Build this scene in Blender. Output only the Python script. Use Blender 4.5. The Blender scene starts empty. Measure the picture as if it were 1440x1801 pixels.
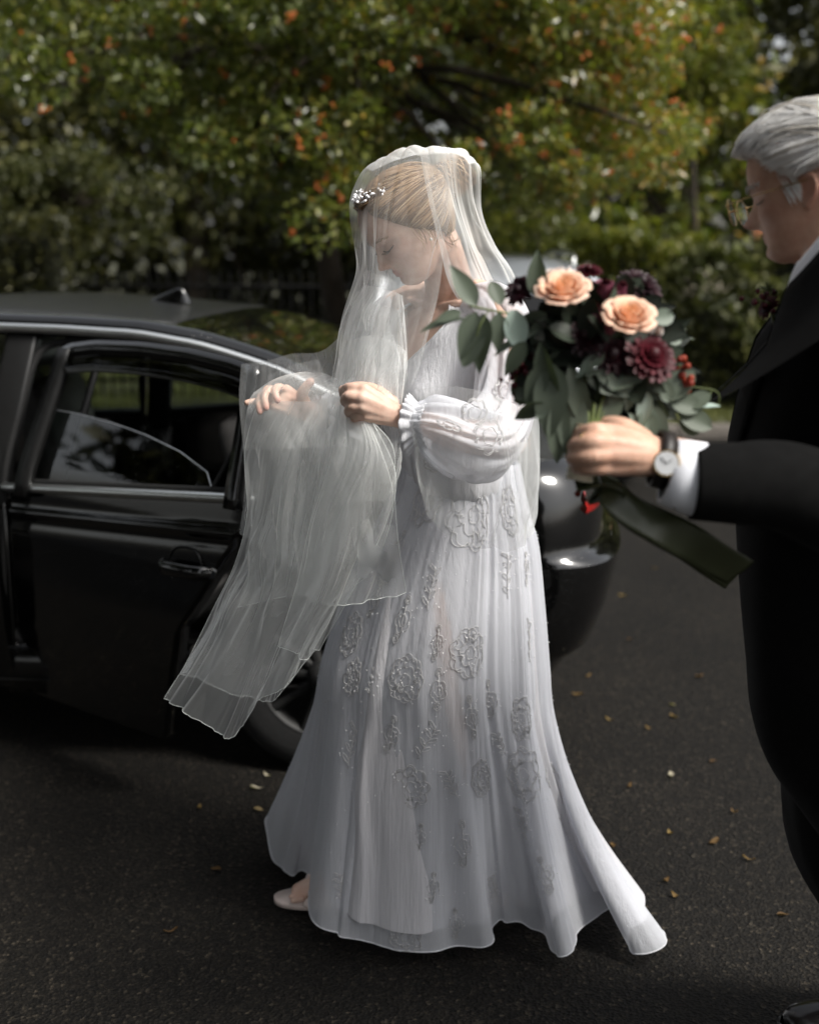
import bpy, math, random
import numpy as np
from mathutils import Vector, Matrix

sc = bpy.context.scene
R = math.radians
# ------------------------------------------------------------------ camera
PITCH = R(12.4); CAMH = 1.6; FPX = 2100.0
cd = bpy.data.cameras.new('camera'); cam = bpy.data.objects.new('camera', cd)
sc.collection.objects.link(cam); sc.camera = cam
cam.location = (0, 0, CAMH); cam.rotation_euler = (R(90) - PITCH, 0, 0)
cd.sensor_fit = 'HORIZONTAL'; cd.sensor_width = 24; cd.lens = 35
cd.clip_start = 0.05; cd.clip_end = 500
cd.dof.use_dof = True; cd.dof.focus_distance = 2.34; cd.dof.aperture_fstop = 1.75
# ------------------------------------------------------------------ sky, sun, exposure
SUN_EL, SUN_AZ = R(50), R(124)              # azimuth clockwise from +Y
wd = bpy.data.worlds.new('World'); sc.world = wd; wd.use_nodes = True
wn = wd.node_tree.nodes; wl = wd.node_tree.links; wn.clear()
sky = wn.new('ShaderNodeTexSky'); sky.sky_type = 'NISHITA'; sky.sun_disc = False
sky.sun_elevation = SUN_EL; sky.sun_rotation = SUN_AZ; sky.air_density = 1.2; sky.dust_density = 4.0
hs = wn.new('ShaderNodeHueSaturation'); hs.inputs['Saturation'].default_value = 0.22
bg = wn.new('ShaderNodeBackground'); bg.inputs['Strength'].default_value = 0.115
wo = wn.new('ShaderNodeOutputWorld')
wl.new(sky.outputs[0], hs.inputs['Color']); wl.new(hs.outputs[0], bg.inputs[0]); wl.new(bg.outputs[0], wo.inputs[0])
sl = bpy.data.lights.new('sun', 'SUN'); sun = bpy.data.objects.new('sun', sl); sc.collection.objects.link(sun)
sl.energy = 2.7; sl.angle = R(16); sl.color = (1.0, 0.958, 0.885)
sd = Vector((math.sin(SUN_AZ) * math.cos(SUN_EL), math.cos(SUN_AZ) * math.cos(SUN_EL), math.sin(SUN_EL)))
sun.rotation_euler = sd.to_track_quat('Z', 'Y').to_euler()
sc.view_settings.view_transform = 'Standard'; sc.view_settings.look = 'None'
sc.view_settings.gamma = 1; sc.view_settings.use_curve_mapping = False
sc.view_settings.exposure = 0.70
sc.render.engine = 'CYCLES'
sc.cycles.use_denoising = True
sc.cycles.max_bounces = 8; sc.cycles.transparent_max_bounces = 40; sc.cycles.transmission_bounces = 6
sc.cycles.sample_clamp_indirect = 6.0

# ------------------------------------------------------------------ helpers
rng = np.random.default_rng(7); random.seed(7)
CP, SP = math.cos(PITCH), math.sin(PITCH)
def P(px, py, Y):
    """world point at distance Y in front of the camera that the photograph shows at px, py"""
    x = (px - 720) / FPX; y = (900.5 - py) / FPX
    dy = CP + y * SP; dz = -SP + y * CP
    return np.array([x / dy * Y, Y, CAMH + dz / dy * Y])
def G(px, py, z=0.0):
    x = (px - 720) / FPX; y = (900.5 - py) / FPX
    dy = CP + y * SP; dz = -SP + y * CP
    k = (z - CAMH) / dz
    return np.array([x * k, dy * k, z])
def proj(p):
    p = np.asarray(p, float); d = p - np.array([0, 0, CAMH])
    depth = d[..., 1] * CP - d[..., 2] * SP; up = d[..., 1] * SP + d[..., 2] * CP
    return 720 + FPX * d[..., 0] / depth, 900.5 - FPX * up / depth
def nrm(v):
    v = np.asarray(v, float); n = np.linalg.norm(v, axis=-1, keepdims=True); return v / np.maximum(n, 1e-9)

class MB:
    """collects vertices and faces of one mesh"""
    def __init__(s): s.v = []; s.f = []; s.n = 0; s.at = []
    def add(s, v, f, a=None):
        v = np.asarray(v, float).reshape(-1, 3)
        s.f += [tuple(i + s.n for i in q) for q in f]; s.v.append(v); s.n += len(v)
        s.at.append(np.full(len(v), 0.5) if a is None else np.broadcast_to(np.asarray(a, float), (len(v),)))
        return s
    def tube(s, pts, rad, n=8, caps=True, flat=None, a=None):
        v, f = tube(pts, rad, n, caps, flat); return s.add(v, f, a)
    def ell(s, c, r, rot=None, n=14, m=10, a=None):
        v, f = ellipsoid(c, r, rot, n, m); return s.add(v, f, a)
    def grid(s, g, closed_u=False, a=None):
        v, f = gridmesh(g, closed_u); return s.add(v, f, a)
    def box(s, c, size, rot=None, bev=0.0, a=None):
        v, f = rbox(c, size, rot, bev); return s.add(v, f, a)

def root_loc(o):
    while o.parent is not None: o = o.parent
    return np.array(o.location)
def obj(name, mb, mat, parent=None, smooth=True, kind=None, label=None):
    v = np.concatenate(mb.v) if mb.v else np.zeros((0, 3))
    if parent is not None: v = v - root_loc(parent)
    me = bpy.data.meshes.new(name)
    me.from_pydata(v.tolist(), [], mb.f)
    me.attributes.new('rnd', 'FLOAT', 'POINT').data.foreach_set('value', np.concatenate(mb.at).astype(np.float32) if mb.at else [])
    if smooth: me.polygons.foreach_set('use_smooth', [True] * len(me.polygons))
    me.update()
    o = bpy.data.objects.new(name, me); sc.collection.objects.link(o)
    for m in (mat if isinstance(mat, (list, tuple)) else [mat]): me.materials.append(m)
    if parent is not None: o.parent = parent
    if kind: o['kind'] = kind
    if label: o['label'] = label
    return o
def thing(name, label, cat, loc, group=None):
    o = bpy.data.objects.new(name, None); sc.collection.objects.link(o)
    o.location = [float(x) for x in loc]; o.empty_display_size = 0.2
    return tag(o, label, cat, group)
def tag(o, label, cat, group=None):
    o['label'] = label; o['category'] = cat
    if group: o['group'] = group
    return o
def solid(o, t, offset=0.0):
    m = o.modifiers.new('thickness', 'SOLIDIFY'); m.thickness = t; m.offset = offset; return o

def frames(pts):
    pts = np.asarray(pts, float); t = np.gradient(pts, axis=0); t = nrm(t)
    n = np.zeros_like(t); a = np.array([0, 0, 1.0])
    if abs(t[0] @ a) > 0.9: a = np.array([1.0, 0, 0])
    n[0] = nrm(a - t[0] * (a @ t[0]))
    for i in range(1, len(pts)):
        q = n[i - 1] - t[i] * (n[i - 1] @ t[i])
        n[i] = nrm(q) if np.linalg.norm(q) > 1e-6 else n[i - 1]
    return t, n, np.cross(t, n)
def tube(pts, rad, n=8, caps=True, flat=None):
    pts = np.asarray(pts, float); rad = np.broadcast_to(np.asarray(rad, float), (len(pts),)).copy()
    if caps:
        k = 3
        d0 = nrm(pts[0] - pts[1]); d1 = nrm(pts[-1] - pts[-2]); A = []; B = []; ra = []; rb = []
        for j in range(k):
            th = (math.pi / 2) * (1 - j / k) * 0.97
            A.append(pts[0] + d0 * rad[0] * math.sin(th)); ra.append(rad[0] * math.cos(th))
        for j in range(k):
            th = (math.pi / 2) * ((j + 1) / k) * 0.97
            B.append(pts[-1] + d1 * rad[-1] * math.sin(th)); rb.append(rad[-1] * math.cos(th))
        base = pts
        pts = np.concatenate([A, pts, B]); rad = np.concatenate([ra, rad, rb])
    t, nn, b = frames(pts)
    th = np.linspace(0, 2 * np.pi, n, endpoint=False)
    fl = 1.0 if flat is None else flat
    ring = nn[:, None] * np.cos(th)[None, :, None] + b[:, None] * (np.sin(th) * fl)[None, :, None]
    v = pts[:, None] + ring * rad[:, None, None]
    L = len(pts); f = []
    for i in range(L - 1):
        for j in range(n):
            k2 = (j + 1) % n
            f.append((i * n + j, i * n + k2, (i + 1) * n + k2, (i + 1) * n + j))
    f.append(tuple(range(n - 1, -1, -1))); f.append(tuple((L - 1) * n + j for j in range(n)))
    return v.reshape(-1, 3), f
def ellipsoid(c, r, rot=None, n=14, m=10):
    th = np.linspace(0, 2 * np.pi, n, endpoint=False); ph = np.linspace(0, np.pi, m + 1)[1:-1]
    v = [[0, 0, 1]] + [[math.sin(p) * math.cos(t), math.sin(p) * math.sin(t), math.cos(p)] for p in ph for t in th] + [[0, 0, -1]]
    v = np.array(v) * np.asarray(r, float)
    if rot is not None: v = v @ np.asarray(rot, float).T
    v = v + np.asarray(c, float); f = []; M = m - 1
    for j in range(n): f.append((0, 1 + j, 1 + (j + 1) % n))
    for i in range(M - 1):
        for j in range(n):
            a = 1 + i * n; k = (j + 1) % n
            f.append((a + j, a + n + j, a + n + k, a + k))
    a = 1 + (M - 1) * n
    for j in range(n): f.append((a + j, len(v) - 1, a + (j + 1) % n))
    return v, f
def gridmesh(g, closed_u=False):
    g = np.asarray(g, float); nr, nc = g.shape[:2]; f = []
    for i in range(nr - 1):
        for j in range(nc if closed_u else nc - 1):
            k = (j + 1) % nc
            f.append((i * nc + j, i * nc + k, (i + 1) * nc + k, (i + 1) * nc + j))
    return g.reshape(-1, 3), f
def rbox(c, size, rot=None, bev=0.0):
    sx, sy, sz = [q / 2 for q in size]
    if bev <= 0:
        v = np.array([[x, y, z] for z in (-sz, sz) for y in (-sy, sy) for x in (-sx, sx)])
        f = [(0, 2, 3, 1), (4, 5, 7, 6), (0, 1, 5, 4), (2, 6, 7, 3), (0, 4, 6, 2), (1, 3, 7, 5)]
    else:
        b = min(bev, sx * .99, sy * .99, sz * .99)
        n = 20; rows = []
        for (zz, ins) in ((-sz, b), (-sz + b * .3, b * .3), (-sz + b, 0), (sz - b, 0), (sz - b * .3, b * .3), (sz, b)):
            ring = []
            for (cx, cy, a0) in ((sx, sy, 0), (-sx, sy, 90), (-sx, -sy, 180), (sx, -sy, 270)):
                for k in range(5):
                    a = R(a0 + k * 22.5); rr = b
                    ring.append([cx - math.copysign(b, cx) + math.cos(a) * (rr - ins * .999 if rr > ins else 1e-4), cy - math.copysign(b, cy) + math.sin(a) * (rr - ins * .999 if rr > ins else 1e-4), zz])
            rows.append(ring)
        v, f = gridmesh(np.array(rows), True)
        L = len(v); f = f + [tuple(range(n - 1, -1, -1)), tuple(range(L - n, L))]
    if rot is not None: v = v @ np.asarray(rot, float).T
    return v + np.asarray(c, float), f
def cr(pts, n, closed=False):
    """Catmull-Rom through the points along axis 0, n samples"""
    p = np.asarray(pts, float); m = len(p)
    if closed:
        u = np.linspace(0, m, n, endpoint=False); i = np.floor(u).astype(int); t = u - i
        a, b, c, d = p[(i - 1) % m], p[i % m], p[(i + 1) % m], p[(i + 2) % m]
    else:
        u = np.linspace(0, m - 1, n); i = np.minimum(np.floor(u).astype(int), m - 2); t = u - i
        q = np.concatenate([[2 * p[0] - p[1]], p, [2 * p[-1] - p[-2]]])
        a, b, c, d = q[i], q[i + 1], q[i + 2], q[i + 3]
    t = t.reshape((-1,) + (1,) * (p.ndim - 1))
    return 0.5 * (2 * b + (c - a) * t + (2 * a - 5 * b + 4 * c - d) * t ** 2 + (3 * b - a - 3 * c + d) * t ** 3)
def loft(rows, nv, nu, closed_u=False):
    r = np.asarray(rows, float)
    g = cr(r, nv)                                   # along v
    return np.stack([cr(row, nu, closed_u) for row in g])
def gnormals(g):
    du = np.gradient(g, axis=1); dv = np.gradient(g, axis=0)
    return nrm(np.cross(du, dv))
def wave(x, seed, freqs=(3, 5, 8, 13), amps=(1, .7, .5, .3), sharp=0.0):
    r = np.random.default_rng(seed); out = 0
    for f, a in zip(freqs, amps):
        w = np.sin(2 * np.pi * f * (x + 0.02 * np.sin(2 * np.pi * 1.3 * x + r.uniform(0, 6))) + r.uniform(0, 6.28))
        if sharp: w = (1 - sharp) * w + sharp * (1 - 2 * np.abs(w) ** 0.8)
        out = out + a * w
    return out / sum(amps)
def interp(x, xs, ys): return np.interp(x, xs, ys)
def remeshed(name, mb, voxel, smooth_it=3, fac=0.5):
    """one continuous surface round every closed shape in mb"""
    me = bpy.data.meshes.new(name + '_src'); me.from_pydata(np.concatenate(mb.v).tolist(), [], mb.f); me.update()
    o = bpy.data.objects.new(name + '_src', me); sc.collection.objects.link(o)
    m = o.modifiers.new('r', 'REMESH'); m.mode = 'VOXEL'; m.voxel_size = voxel; m.use_smooth_shade = True
    s = o.modifiers.new('s', 'SMOOTH'); s.factor = fac; s.iterations = smooth_it
    dg = bpy.context.evaluated_depsgraph_get()
    me2 = bpy.data.meshes.new_from_object(o.evaluated_get(dg))
    bpy.data.objects.remove(o); bpy.data.meshes.remove(me)
    n = len(me2.vertices); co = np.zeros(n * 3, np.float32); me2.vertices.foreach_get('co', co)
    return me2, co.reshape(-1, 3).astype(float)
def link_mesh(name, me, mat, parent, kind=None):
    n = len(me.vertices); co = np.zeros(n * 3, np.float32); me.vertices.foreach_get('co', co)
    co = co.reshape(-1, 3) - root_loc(parent).astype(np.float32)
    me.vertices.foreach_set('co', co.ravel().astype(np.float32)); me.name = name
    me.polygons.foreach_set('use_smooth', [True] * len(me.polygons))
    me.materials.clear(); me.materials.append(mat); me.update()
    o = bpy.data.objects.new(name, me); sc.collection.objects.link(o); o.parent = parent
    return o
def rotm(axis, ang): return np.array(Matrix.Rotation(ang, 3, Vector(axis)))
def basis(x, y, z): return np.stack([x, y, z], axis=1)

# ------------------------------------------------------------------ materials
class NT:
    def __init__(s, name):
        s.m = bpy.data.materials.new(name); s.m.use_nodes = True; s.t = s.m.node_tree; s.t.nodes.clear()
        s.out = s.t.nodes.new('ShaderNodeOutputMaterial')
    def n(s, ty, **kw):
        o = s.t.nodes.new(ty)
        for k, v in kw.items():
            if k.startswith('_'): setattr(o, k[1:], v)
            else: o.inputs[k.replace('__', ' ')].default_value = v
        return o
    def l(s, a, b): s.t.links.new(a, b)
    def ramp(s, src, stops, interp='LINEAR'):
        r = s.t.nodes.new('ShaderNodeValToRGB'); r.color_ramp.interpolation = interp
        e = r.color_ramp.elements
        while len(e) < len(stops): e.new(0.5)
        for q, (p, c) in zip(e, stops): q.position = p; q.color = (*c, 1) if len(c) == 3 else c
        s.l(src, r.inputs[0]); return r.outputs[0]
    def noise(s, scale, detail=4, rough=.55, stretch=None, dist=0, space='Object'):
        tc = s.n('ShaderNodeTexCoord'); v = tc.outputs[space]
        if stretch:
            mp = s.n('ShaderNodeMapping'); mp.inputs['Scale'].default_value = stretch; s.l(v, mp.inputs[0]); v = mp.outputs[0]
        t = s.n('ShaderNodeTexNoise', Scale=scale, Detail=detail, Roughness=rough, Distortion=dist); s.l(v, t.inputs['Vector'])
        return t.outputs['Fac']
    def bump(s, h, strength=.3, dist=.01):
        b = s.n('ShaderNodeBump', Strength=strength, Distance=dist); s.l(h, b.inputs['Height']); return b.outputs[0]
    def princ(s, **kw):
        p = s.t.nodes.new('ShaderNodeBsdfPrincipled')
        for k, v in kw.items():
            k = k.replace('_', ' ')
            p.inputs[k].default_value = (*v, 1) if isinstance(v, tuple) and len(v) == 3 and k != 'Subsurface Radius' else v
        s.l(p.outputs[0], s.out.inputs[0]); return p
    def attr(s, name='rnd'):
        a = s.n('ShaderNodeAttribute'); a.attribute_name = name; return a.outputs['Fac']
def simple(name, col, rough=.5, var=.15, scale=30, bump=0, bscale=200, bdist=.002, stretch=None, **kw):
    m = NT(name); p = m.princ(Roughness=rough, **kw)
    f = m.noise(scale, stretch=stretch)
    c = np.array(col); lo = tuple(np.clip(c * (1 - var), 0, 1)); hi = tuple(np.clip(c * (1 + var), 0, 1))
    m.l(m.ramp(f, [(.3, lo), (.7, hi)]), p.inputs['Base Color'])
    if bump: m.l(m.bump(m.noise(bscale, stretch=stretch), bump, bdist), p.inputs['Normal'])
    return m.m
def leaf_mat(name, stops, rough=.35, trans=.35, spec=.5, tcol=(1.1, 1.25, .5)):
    m = NT(name); p = m.princ(Roughness=rough); p.inputs['Specular IOR Level'].default_value = spec
    col = m.ramp(m.attr(), stops)
    m.l(col, p.inputs['Base Color'])
    tr = m.n('ShaderNodeBsdfTranslucent'); mx = m.n('ShaderNodeMixRGB', _blend_type='MULTIPLY'); mx.inputs[0].default_value = 1
    mx.inputs[2].default_value = (*tcol, 1); m.l(col, mx.inputs[1]); m.l(mx.outputs[0], tr.inputs[0])
    ms = m.n('ShaderNodeMixShader'); ms.inputs[0].default_value = trans
    m.l(p.outputs[0], ms.inputs[1]); m.l(tr.outputs[0], ms.inputs[2]); m.l(ms.outputs[0], m.out.inputs[0])
    return m.m

M = {}
def make_materials():
    # asphalt: dark binder with paler chippings
    m = NT('asphalt'); p = m.princ(Roughness=.8); p.inputs['Specular IOR Level'].default_value = .22
    tc = m.n('ShaderNodeTexCoord')
    vo = m.n('ShaderNodeTexVoronoi', Scale=130.0); m.l(tc.outputs['Object'], vo.inputs['Vector'])
    chips = m.ramp(vo.outputs['Color'], [(.1, (.0022, .0019, .0015)), (.55, (.0066, .0055, .0042)), (.8, (.0148, .0126, .0096)), (.97, (.056, .047, .035))])
    big = m.ramp(m.noise(1.3, 6, .65), [(.3, (.55, .54, .52)), (.7, (1.15, 1.13, 1.1))])
    mx = m.n('ShaderNodeMixRGB', _blend_type='MULTIPLY'); mx.inputs[0].default_value = 1
    m.l(chips, mx.inputs[1]); m.l(big, mx.inputs[2]); m.l(mx.outputs[0], p.inputs['Base Color'])
    b1 = m.n('ShaderNodeMath', _operation='ADD'); m.l(vo.outputs['Distance'], b1.inputs[0]); m.l(m.noise(60, 5), b1.inputs[1])
    m.l(m.bump(b1.outputs[0], .9, .006), p.inputs['Normal']); M['asphalt'] = m.m
    # car paint with drops of rain on it
    m = NT('black_paint'); p = m.princ(Base_Color=(.0015, .0015, .0015), Roughness=.14, Coat_Weight=1.0, Coat_Roughness=.02)
    p.inputs['Specular IOR Level'].default_value = .35
    tc = m.n('ShaderNodeTexCoord'); vo = m.n('ShaderNodeTexVoronoi', Scale=95.0, Randomness=1.0); m.l(tc.outputs['Object'], vo.inputs['Vector'])
    dr = m.ramp(vo.outputs['Distance'], [(0, (1, 1, 1)), (.16, (.8, .8, .8)), (.24, (0, 0, 0))])
    keep = m.ramp(m.noise(5, 3), [(.52, (0, 0, 0)), (.62, (1, 1, 1))])
    mu = m.n('ShaderNodeMath', _operation='MULTIPLY'); m.l(dr, mu.inputs[0]); m.l(keep, mu.inputs[1])
    bn = m.bump(mu.outputs[0], .5, .0015); m.l(bn, p.inputs['Coat Normal']); M['paint'] = m.m
    m = NT('wet_roof_paint'); p = m.princ(Base_Color=(.004, .004, .004), Roughness=.3, Coat_Weight=.8, Coat_Roughness=.12)
    bn = m.bump(m.noise(140, 5, .7), 1.0, .004); m.l(bn, p.inputs['Coat Normal']); m.l(bn, p.inputs['Normal']); M['roof'] = m.m
    M['silver'] = simple('silver_paint', (.45, .48, .52), .3, .03, Metallic=.3, Coat_Weight=.8)
    M['chrome'] = simple('chrome', (.93, .95, .94), .30, .02, Metallic=1.0)
    M['rubber'] = simple('tyre_rubber', (.004, .004, .004), .8, .3, 40, .4, 80, .004)
    M['plastic'] = simple('black_plastic', (.008, .008, .008), .42, .2, 60, .2, 500, .001)
    M['alloy'] = simple('alloy', (.008, .008, .008), .6, .1)
    M['leather'] = simple('seat_leather', (.035, .033, .032), .5, .25, 14, .3, 260, .001)
    M['lining'] = simple('cabin_lining', (.05, .048, .046), .9, .15)
    M['darkglass'] = simple('dark_glass', (.004, .004, .004), .06, .05, Coat_Weight=.5)
    M['redlens'] = simple('red_lens', (.30, .008, .006), .12, .2, 90, .3, 220, .002, Coat_Weight=1.0)
    for nm, tint, ior in (('glass', (.62, .70, .66), 1.45), ('smoke', (.035, .035, .035), 1.5), ('lens', (.94, .96, .95), 1.35)):
        m = NT(nm); tr = m.n('ShaderNodeBsdfTransparent'); tr.inputs[0].default_value = (*tint, 1)
        gl = m.n('ShaderNodeBsdfGlossy', Roughness=.01); fr = m.n('ShaderNodeFresnel', IOR=ior)
        if nm == 'glass':
            vo = m.n('ShaderNodeTexVoronoi', Scale=60.0); tc = m.n('ShaderNodeTexCoord'); m.l(tc.outputs['Object'], vo.inputs['Vector'])
            dr = m.ramp(vo.outputs['Distance'], [(0, (1, 1, 1)), (.13, (0, 0, 0))]); m.l(m.bump(dr, .25, .001), gl.inputs['Normal'])
        mul = m.n('ShaderNodeMath', _operation='MULTIPLY', _use_clamp=True); mul.inputs[1].default_value = 2.2 if nm == 'glass' else 1.0
        m.l(fr.outputs[0], mul.inputs[0])
        mx = m.n('ShaderNodeMixShader'); m.l(mul.outputs[0], mx.inputs[0]); m.l(tr.outputs[0], mx.inputs[1]); m.l(gl.outputs[0], mx.inputs[2]); m.l(mx.outputs[0], m.out.inputs[0]); M[nm] = m.m
    # skin, with a reddening attribute for lips, nails and cheeks
    for nm, base, tint in (('skin_f', (.66, .47, .38), (.42, .135, .12)), ('skin_m', (.60, .385, .285), (.34, .11, .085))):
        m = NT(nm); p = m.princ(Roughness=.48, Subsurface_Weight=.12, Subsurface_Scale=.006)
        p.inputs['Subsurface Radius'].default_value = (1, .35, .2); p.inputs['Specular IOR Level'].default_value = .4
        f = m.noise(45, 4); c = np.array(base)
        col = m.ramp(f, [(.3, tuple(c * np.array([.88, .78, .74]))), (.7, tuple(c * 1.06))])
        mx = m.n('ShaderNodeMixRGB'); m.l(m.attr('red'), mx.inputs[0]); m.l(col, mx.inputs[1]); mx.inputs[2].default_value = (*tint, 1)
        m.l(mx.outputs[0], p.inputs['Base Color']); m.l(m.bump(m.noise(260, 5, .7), .28, .0012), p.inputs['Normal']); M[nm] = m.m
    for nm, stops, rough in (('hair_blond', [(0, (.12, .062, .028)), (.5, (.30, .185, .095)), (1, (.47, .34, .21))], .42),
                             ('hair_white', [(0, (.40, .35, .27)), (.06, (.72, .69, .64)), (.15, (.92, .91, .90)), (1, (.97, .97, .97))], .5),
                             ('hair_lash', [(0, (.03, .018, .01)), (1, (.08, .045, .025))], .5)):
        m = NT(nm); p = m.princ(Roughness=rough); m.l(m.ramp(m.attr(), stops), p.inputs['Base Color']); p.inputs['Specular IOR Level'].default_value = .6; M[nm] = m.m
        if nm == 'hair_white':
            tl = m.n('ShaderNodeBsdfTranslucent'); tl.inputs[0].default_value = (.95, .94, .92, 1); ms = m.n('ShaderNodeMixShader'); ms.inputs[0].default_value = .4
            m.l(p.outputs[0], ms.inputs[1]); m.l(tl.outputs[0], ms.inputs[2]); m.l(ms.outputs[0], m.out.inputs[0])
    # chiffon of the gown: fine crinkles along the fall of the cloth, light passes through
    for nm, alpha, col in (('chiffon', .75, (.71, .725, .775)), ('underskirt', 1.0, (.66, .655, .69)), ('cotton', 1.0, (.76, .765, .80))):
        m = NT(nm); p = m.princ(Base_Color=col, Roughness=.6); p.inputs['Sheen Weight'].default_value = .2
        nb = m.bump(m.noise(34, 4, .6, stretch=(3.2, 3.2, .16)), .55, .006); m.l(nb, p.inputs['Normal'])
        tl = m.n('ShaderNodeBsdfTranslucent'); tl.inputs[0].default_value = (*col, 1); m.l(nb, tl.inputs['Normal'])
        mx = m.n('ShaderNodeMixShader'); mx.inputs[0].default_value = .22; m.l(p.outputs[0], mx.inputs[1]); m.l(tl.outputs[0], mx.inputs[2])
        if alpha < 1:
            tr = m.n('ShaderNodeBsdfTransparent'); lw = m.n('ShaderNodeLayerWeight', Blend=.35)
            th = m.ramp(lw.outputs['Facing'], [(0, (.62,) * 3), (.5, (.80,) * 3), (1, (.97,) * 3)])
            m2 = m.n('ShaderNodeMixShader'); m.l(th, m2.inputs[0]); m.l(tr.outputs[0], m2.inputs[1]); m.l(mx.outputs[0], m2.inputs[2]); mx = m2
        m.l(mx.outputs[0], m.out.inputs[0]); M[nm] = m.m
    M['thread'] = simple('silver_thread', (.52, .515, .52), .38, .25, 300, Metallic=.2)
    M['bead'] = simple('crystal_bead', (.9, .9, .92), .08, .05, Metallic=.25)
    # tulle: denser where it is seen edge on
    for nm, lo, hi in (('tulle', .235, .97), ('tulle_mid', .145, .85), ('tulle_thin', .11, .75)):
        m = NT(nm); df = m.n('ShaderNodeBsdfDiffuse'); tl = m.n('ShaderNodeBsdfTranslucent'); tr = m.n('ShaderNodeBsdfTransparent')
        col = (.92, .935, .925, 1); df.inputs[0].default_value = col; tl.inputs[0].default_value = col
        a = m.n('ShaderNodeMixShader'); a.inputs[0].default_value = .5; m.l(df.outputs[0], a.inputs[1]); m.l(tl.outputs[0], a.inputs[2])
        lw = m.n('ShaderNodeLayerWeight', Blend=.5)
        th = m.ramp(lw.outputs['Facing'], [(0, (lo,) * 3), (.45, (lo * 1.35,) * 3), (.75, (min(.95, lo * 2.9),) * 3), (1, (hi,) * 3)])
        b = m.n('ShaderNodeMixShader'); m.l(th, b.inputs[0]); m.l(tr.outputs[0], b.inputs[1]); m.l(a.outputs[0], b.inputs[2]); m.l(b.outputs[0], m.out.inputs[0]); M[nm] = m.m
    M['tulle_edge'] = simple('veil_edge_thread', (.86, .90, .88), .5, .05)
    M['wool'] = simple('black_wool', (.0042, .0042, .0042), .95, .25, 60, .35, 700, .001, Specular_IOR_Level=.12)
    M['trouser'] = simple('charcoal_cloth', (.009, .009, .009), .95, .35, 180, .3, 700, .001, stretch=(6, 6, .2), Specular_IOR_Level=.15)
    M['shirt'] = simple('white_shirt', (.78, .80, .86), .7, .03, 50, .2, 900, .0006)
    M['shoe'] = simple('black_shoe_leather', (.008, .007, .007), .22, .2, 30, .1, 90, .002)
    M['blush'] = simple('blush_satin', (.74, .62, .57), .32, .08)
    M['gold'] = simple('gold', (.75, .52, .25), .2, .03, Metallic=1.0)
    M['strap'] = simple('black_strap', (.012, .009, .008), .5, .2)
    M['dial'] = simple('watch_dial', (.80, .82, .84), .15, .03, Coat_Weight=1.0)
    M['ribbon_green'] = simple('olive_ribbon', (.050, .058, .028), .32, .2, 9, .15, 160, .001, stretch=(1, 1, 1))
    M['ribbon_ivory'] = simple('ivory_ribbon', (.70, .64, .50), .45, .06)
    for nm, c0, c1, t in (('peach', (.88, .52, .27), (.92, .74, .60), .35), ('wine', (.035, .002, .005), (.085, .005, .012), .12), ('plum', (.10, .022, .04), (.25, .075, .11), .25),
                          ('black_red', (.010, .002, .004), (.025, .004, .008), .1), ('cream', (.72, .64, .58), (.85, .80, .76), .3), ('berry_red', (.14, .014, .008), (.24, .032, .012), .0)):
        M[nm] = leaf_mat(nm, [(0, c0), (1, c1)], .5, t, .3, (1.1, .9, .8))
    M['eucalyptus'] = leaf_mat('eucalyptus', [(0, (.050, .066, .040)), (.5, (.115, .140, .105)), (.85, (.20, .25, .205)), (1, (.36, .45, .40))], .5, .15, .35)
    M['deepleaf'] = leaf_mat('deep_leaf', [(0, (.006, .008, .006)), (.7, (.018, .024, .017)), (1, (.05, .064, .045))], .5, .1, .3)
    M['stem'] = simple('green_stem', (.10, .13, .035), .5, .3, 30)
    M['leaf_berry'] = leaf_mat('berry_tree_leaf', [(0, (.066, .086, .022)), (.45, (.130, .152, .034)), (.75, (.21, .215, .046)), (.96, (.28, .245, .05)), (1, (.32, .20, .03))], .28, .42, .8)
    M['leaf_dark'] = leaf_mat('dark_leaf', [(0, (.022, .025, .008)), (.6, (.060, .062, .018)), (1, (.14, .13, .035))], .42, .25, .45)
    M['leaf_lime'] = leaf_mat('lime_leaf', [(0, (.06, .075, .012)), (.5, (.12, .135, .02)), (1, (.22, .20, .035))], .4, .42, .5)
    M['leaf_laurel'] = leaf_mat('laurel_leaf', [(0, (.024, .030, .009)), (.6, (.058, .064, .020)), (1, (.13, .13, .040))], .46, .28, .35)
    M['rowan'] = simple('orange_berry', (.42, .10, .012), .3, .35, 9)
    M['bark'] = simple('bark', (.045, .034, .024), .9, .45, 14, .8, 30, .02, stretch=(1, 1, .2))
    M['iron'] = simple('black_iron', (.006, .006, .006), .9, .2, Specular_IOR_Level=.1)
    M['pale_wood'] = simple('weathered_paling', (.30, .27, .21), .8, .25, 12, .4, 60, .004, stretch=(4, 4, .3))
    M['kerb'] = simple('kerb_concrete', (.13, .115, .10), .9, .25, 20, .4, 120, .004)
    M['soil'] = simple('verge_soil', (.035, .035, .014), .95, .5, 3, .6, 40, .02)
    M['fallen'] = leaf_mat('fallen_leaf', [(0, (.06, .034, .016)), (.4, (.13, .078, .030)), (.75, (.20, .14, .05)), (1, (.40, .36, .27))], .7, .2, .2)
    M['hedgecore'] = simple('hedge_inside', (.008, .009, .004), .95, .4, 6)
make_materials()
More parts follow.
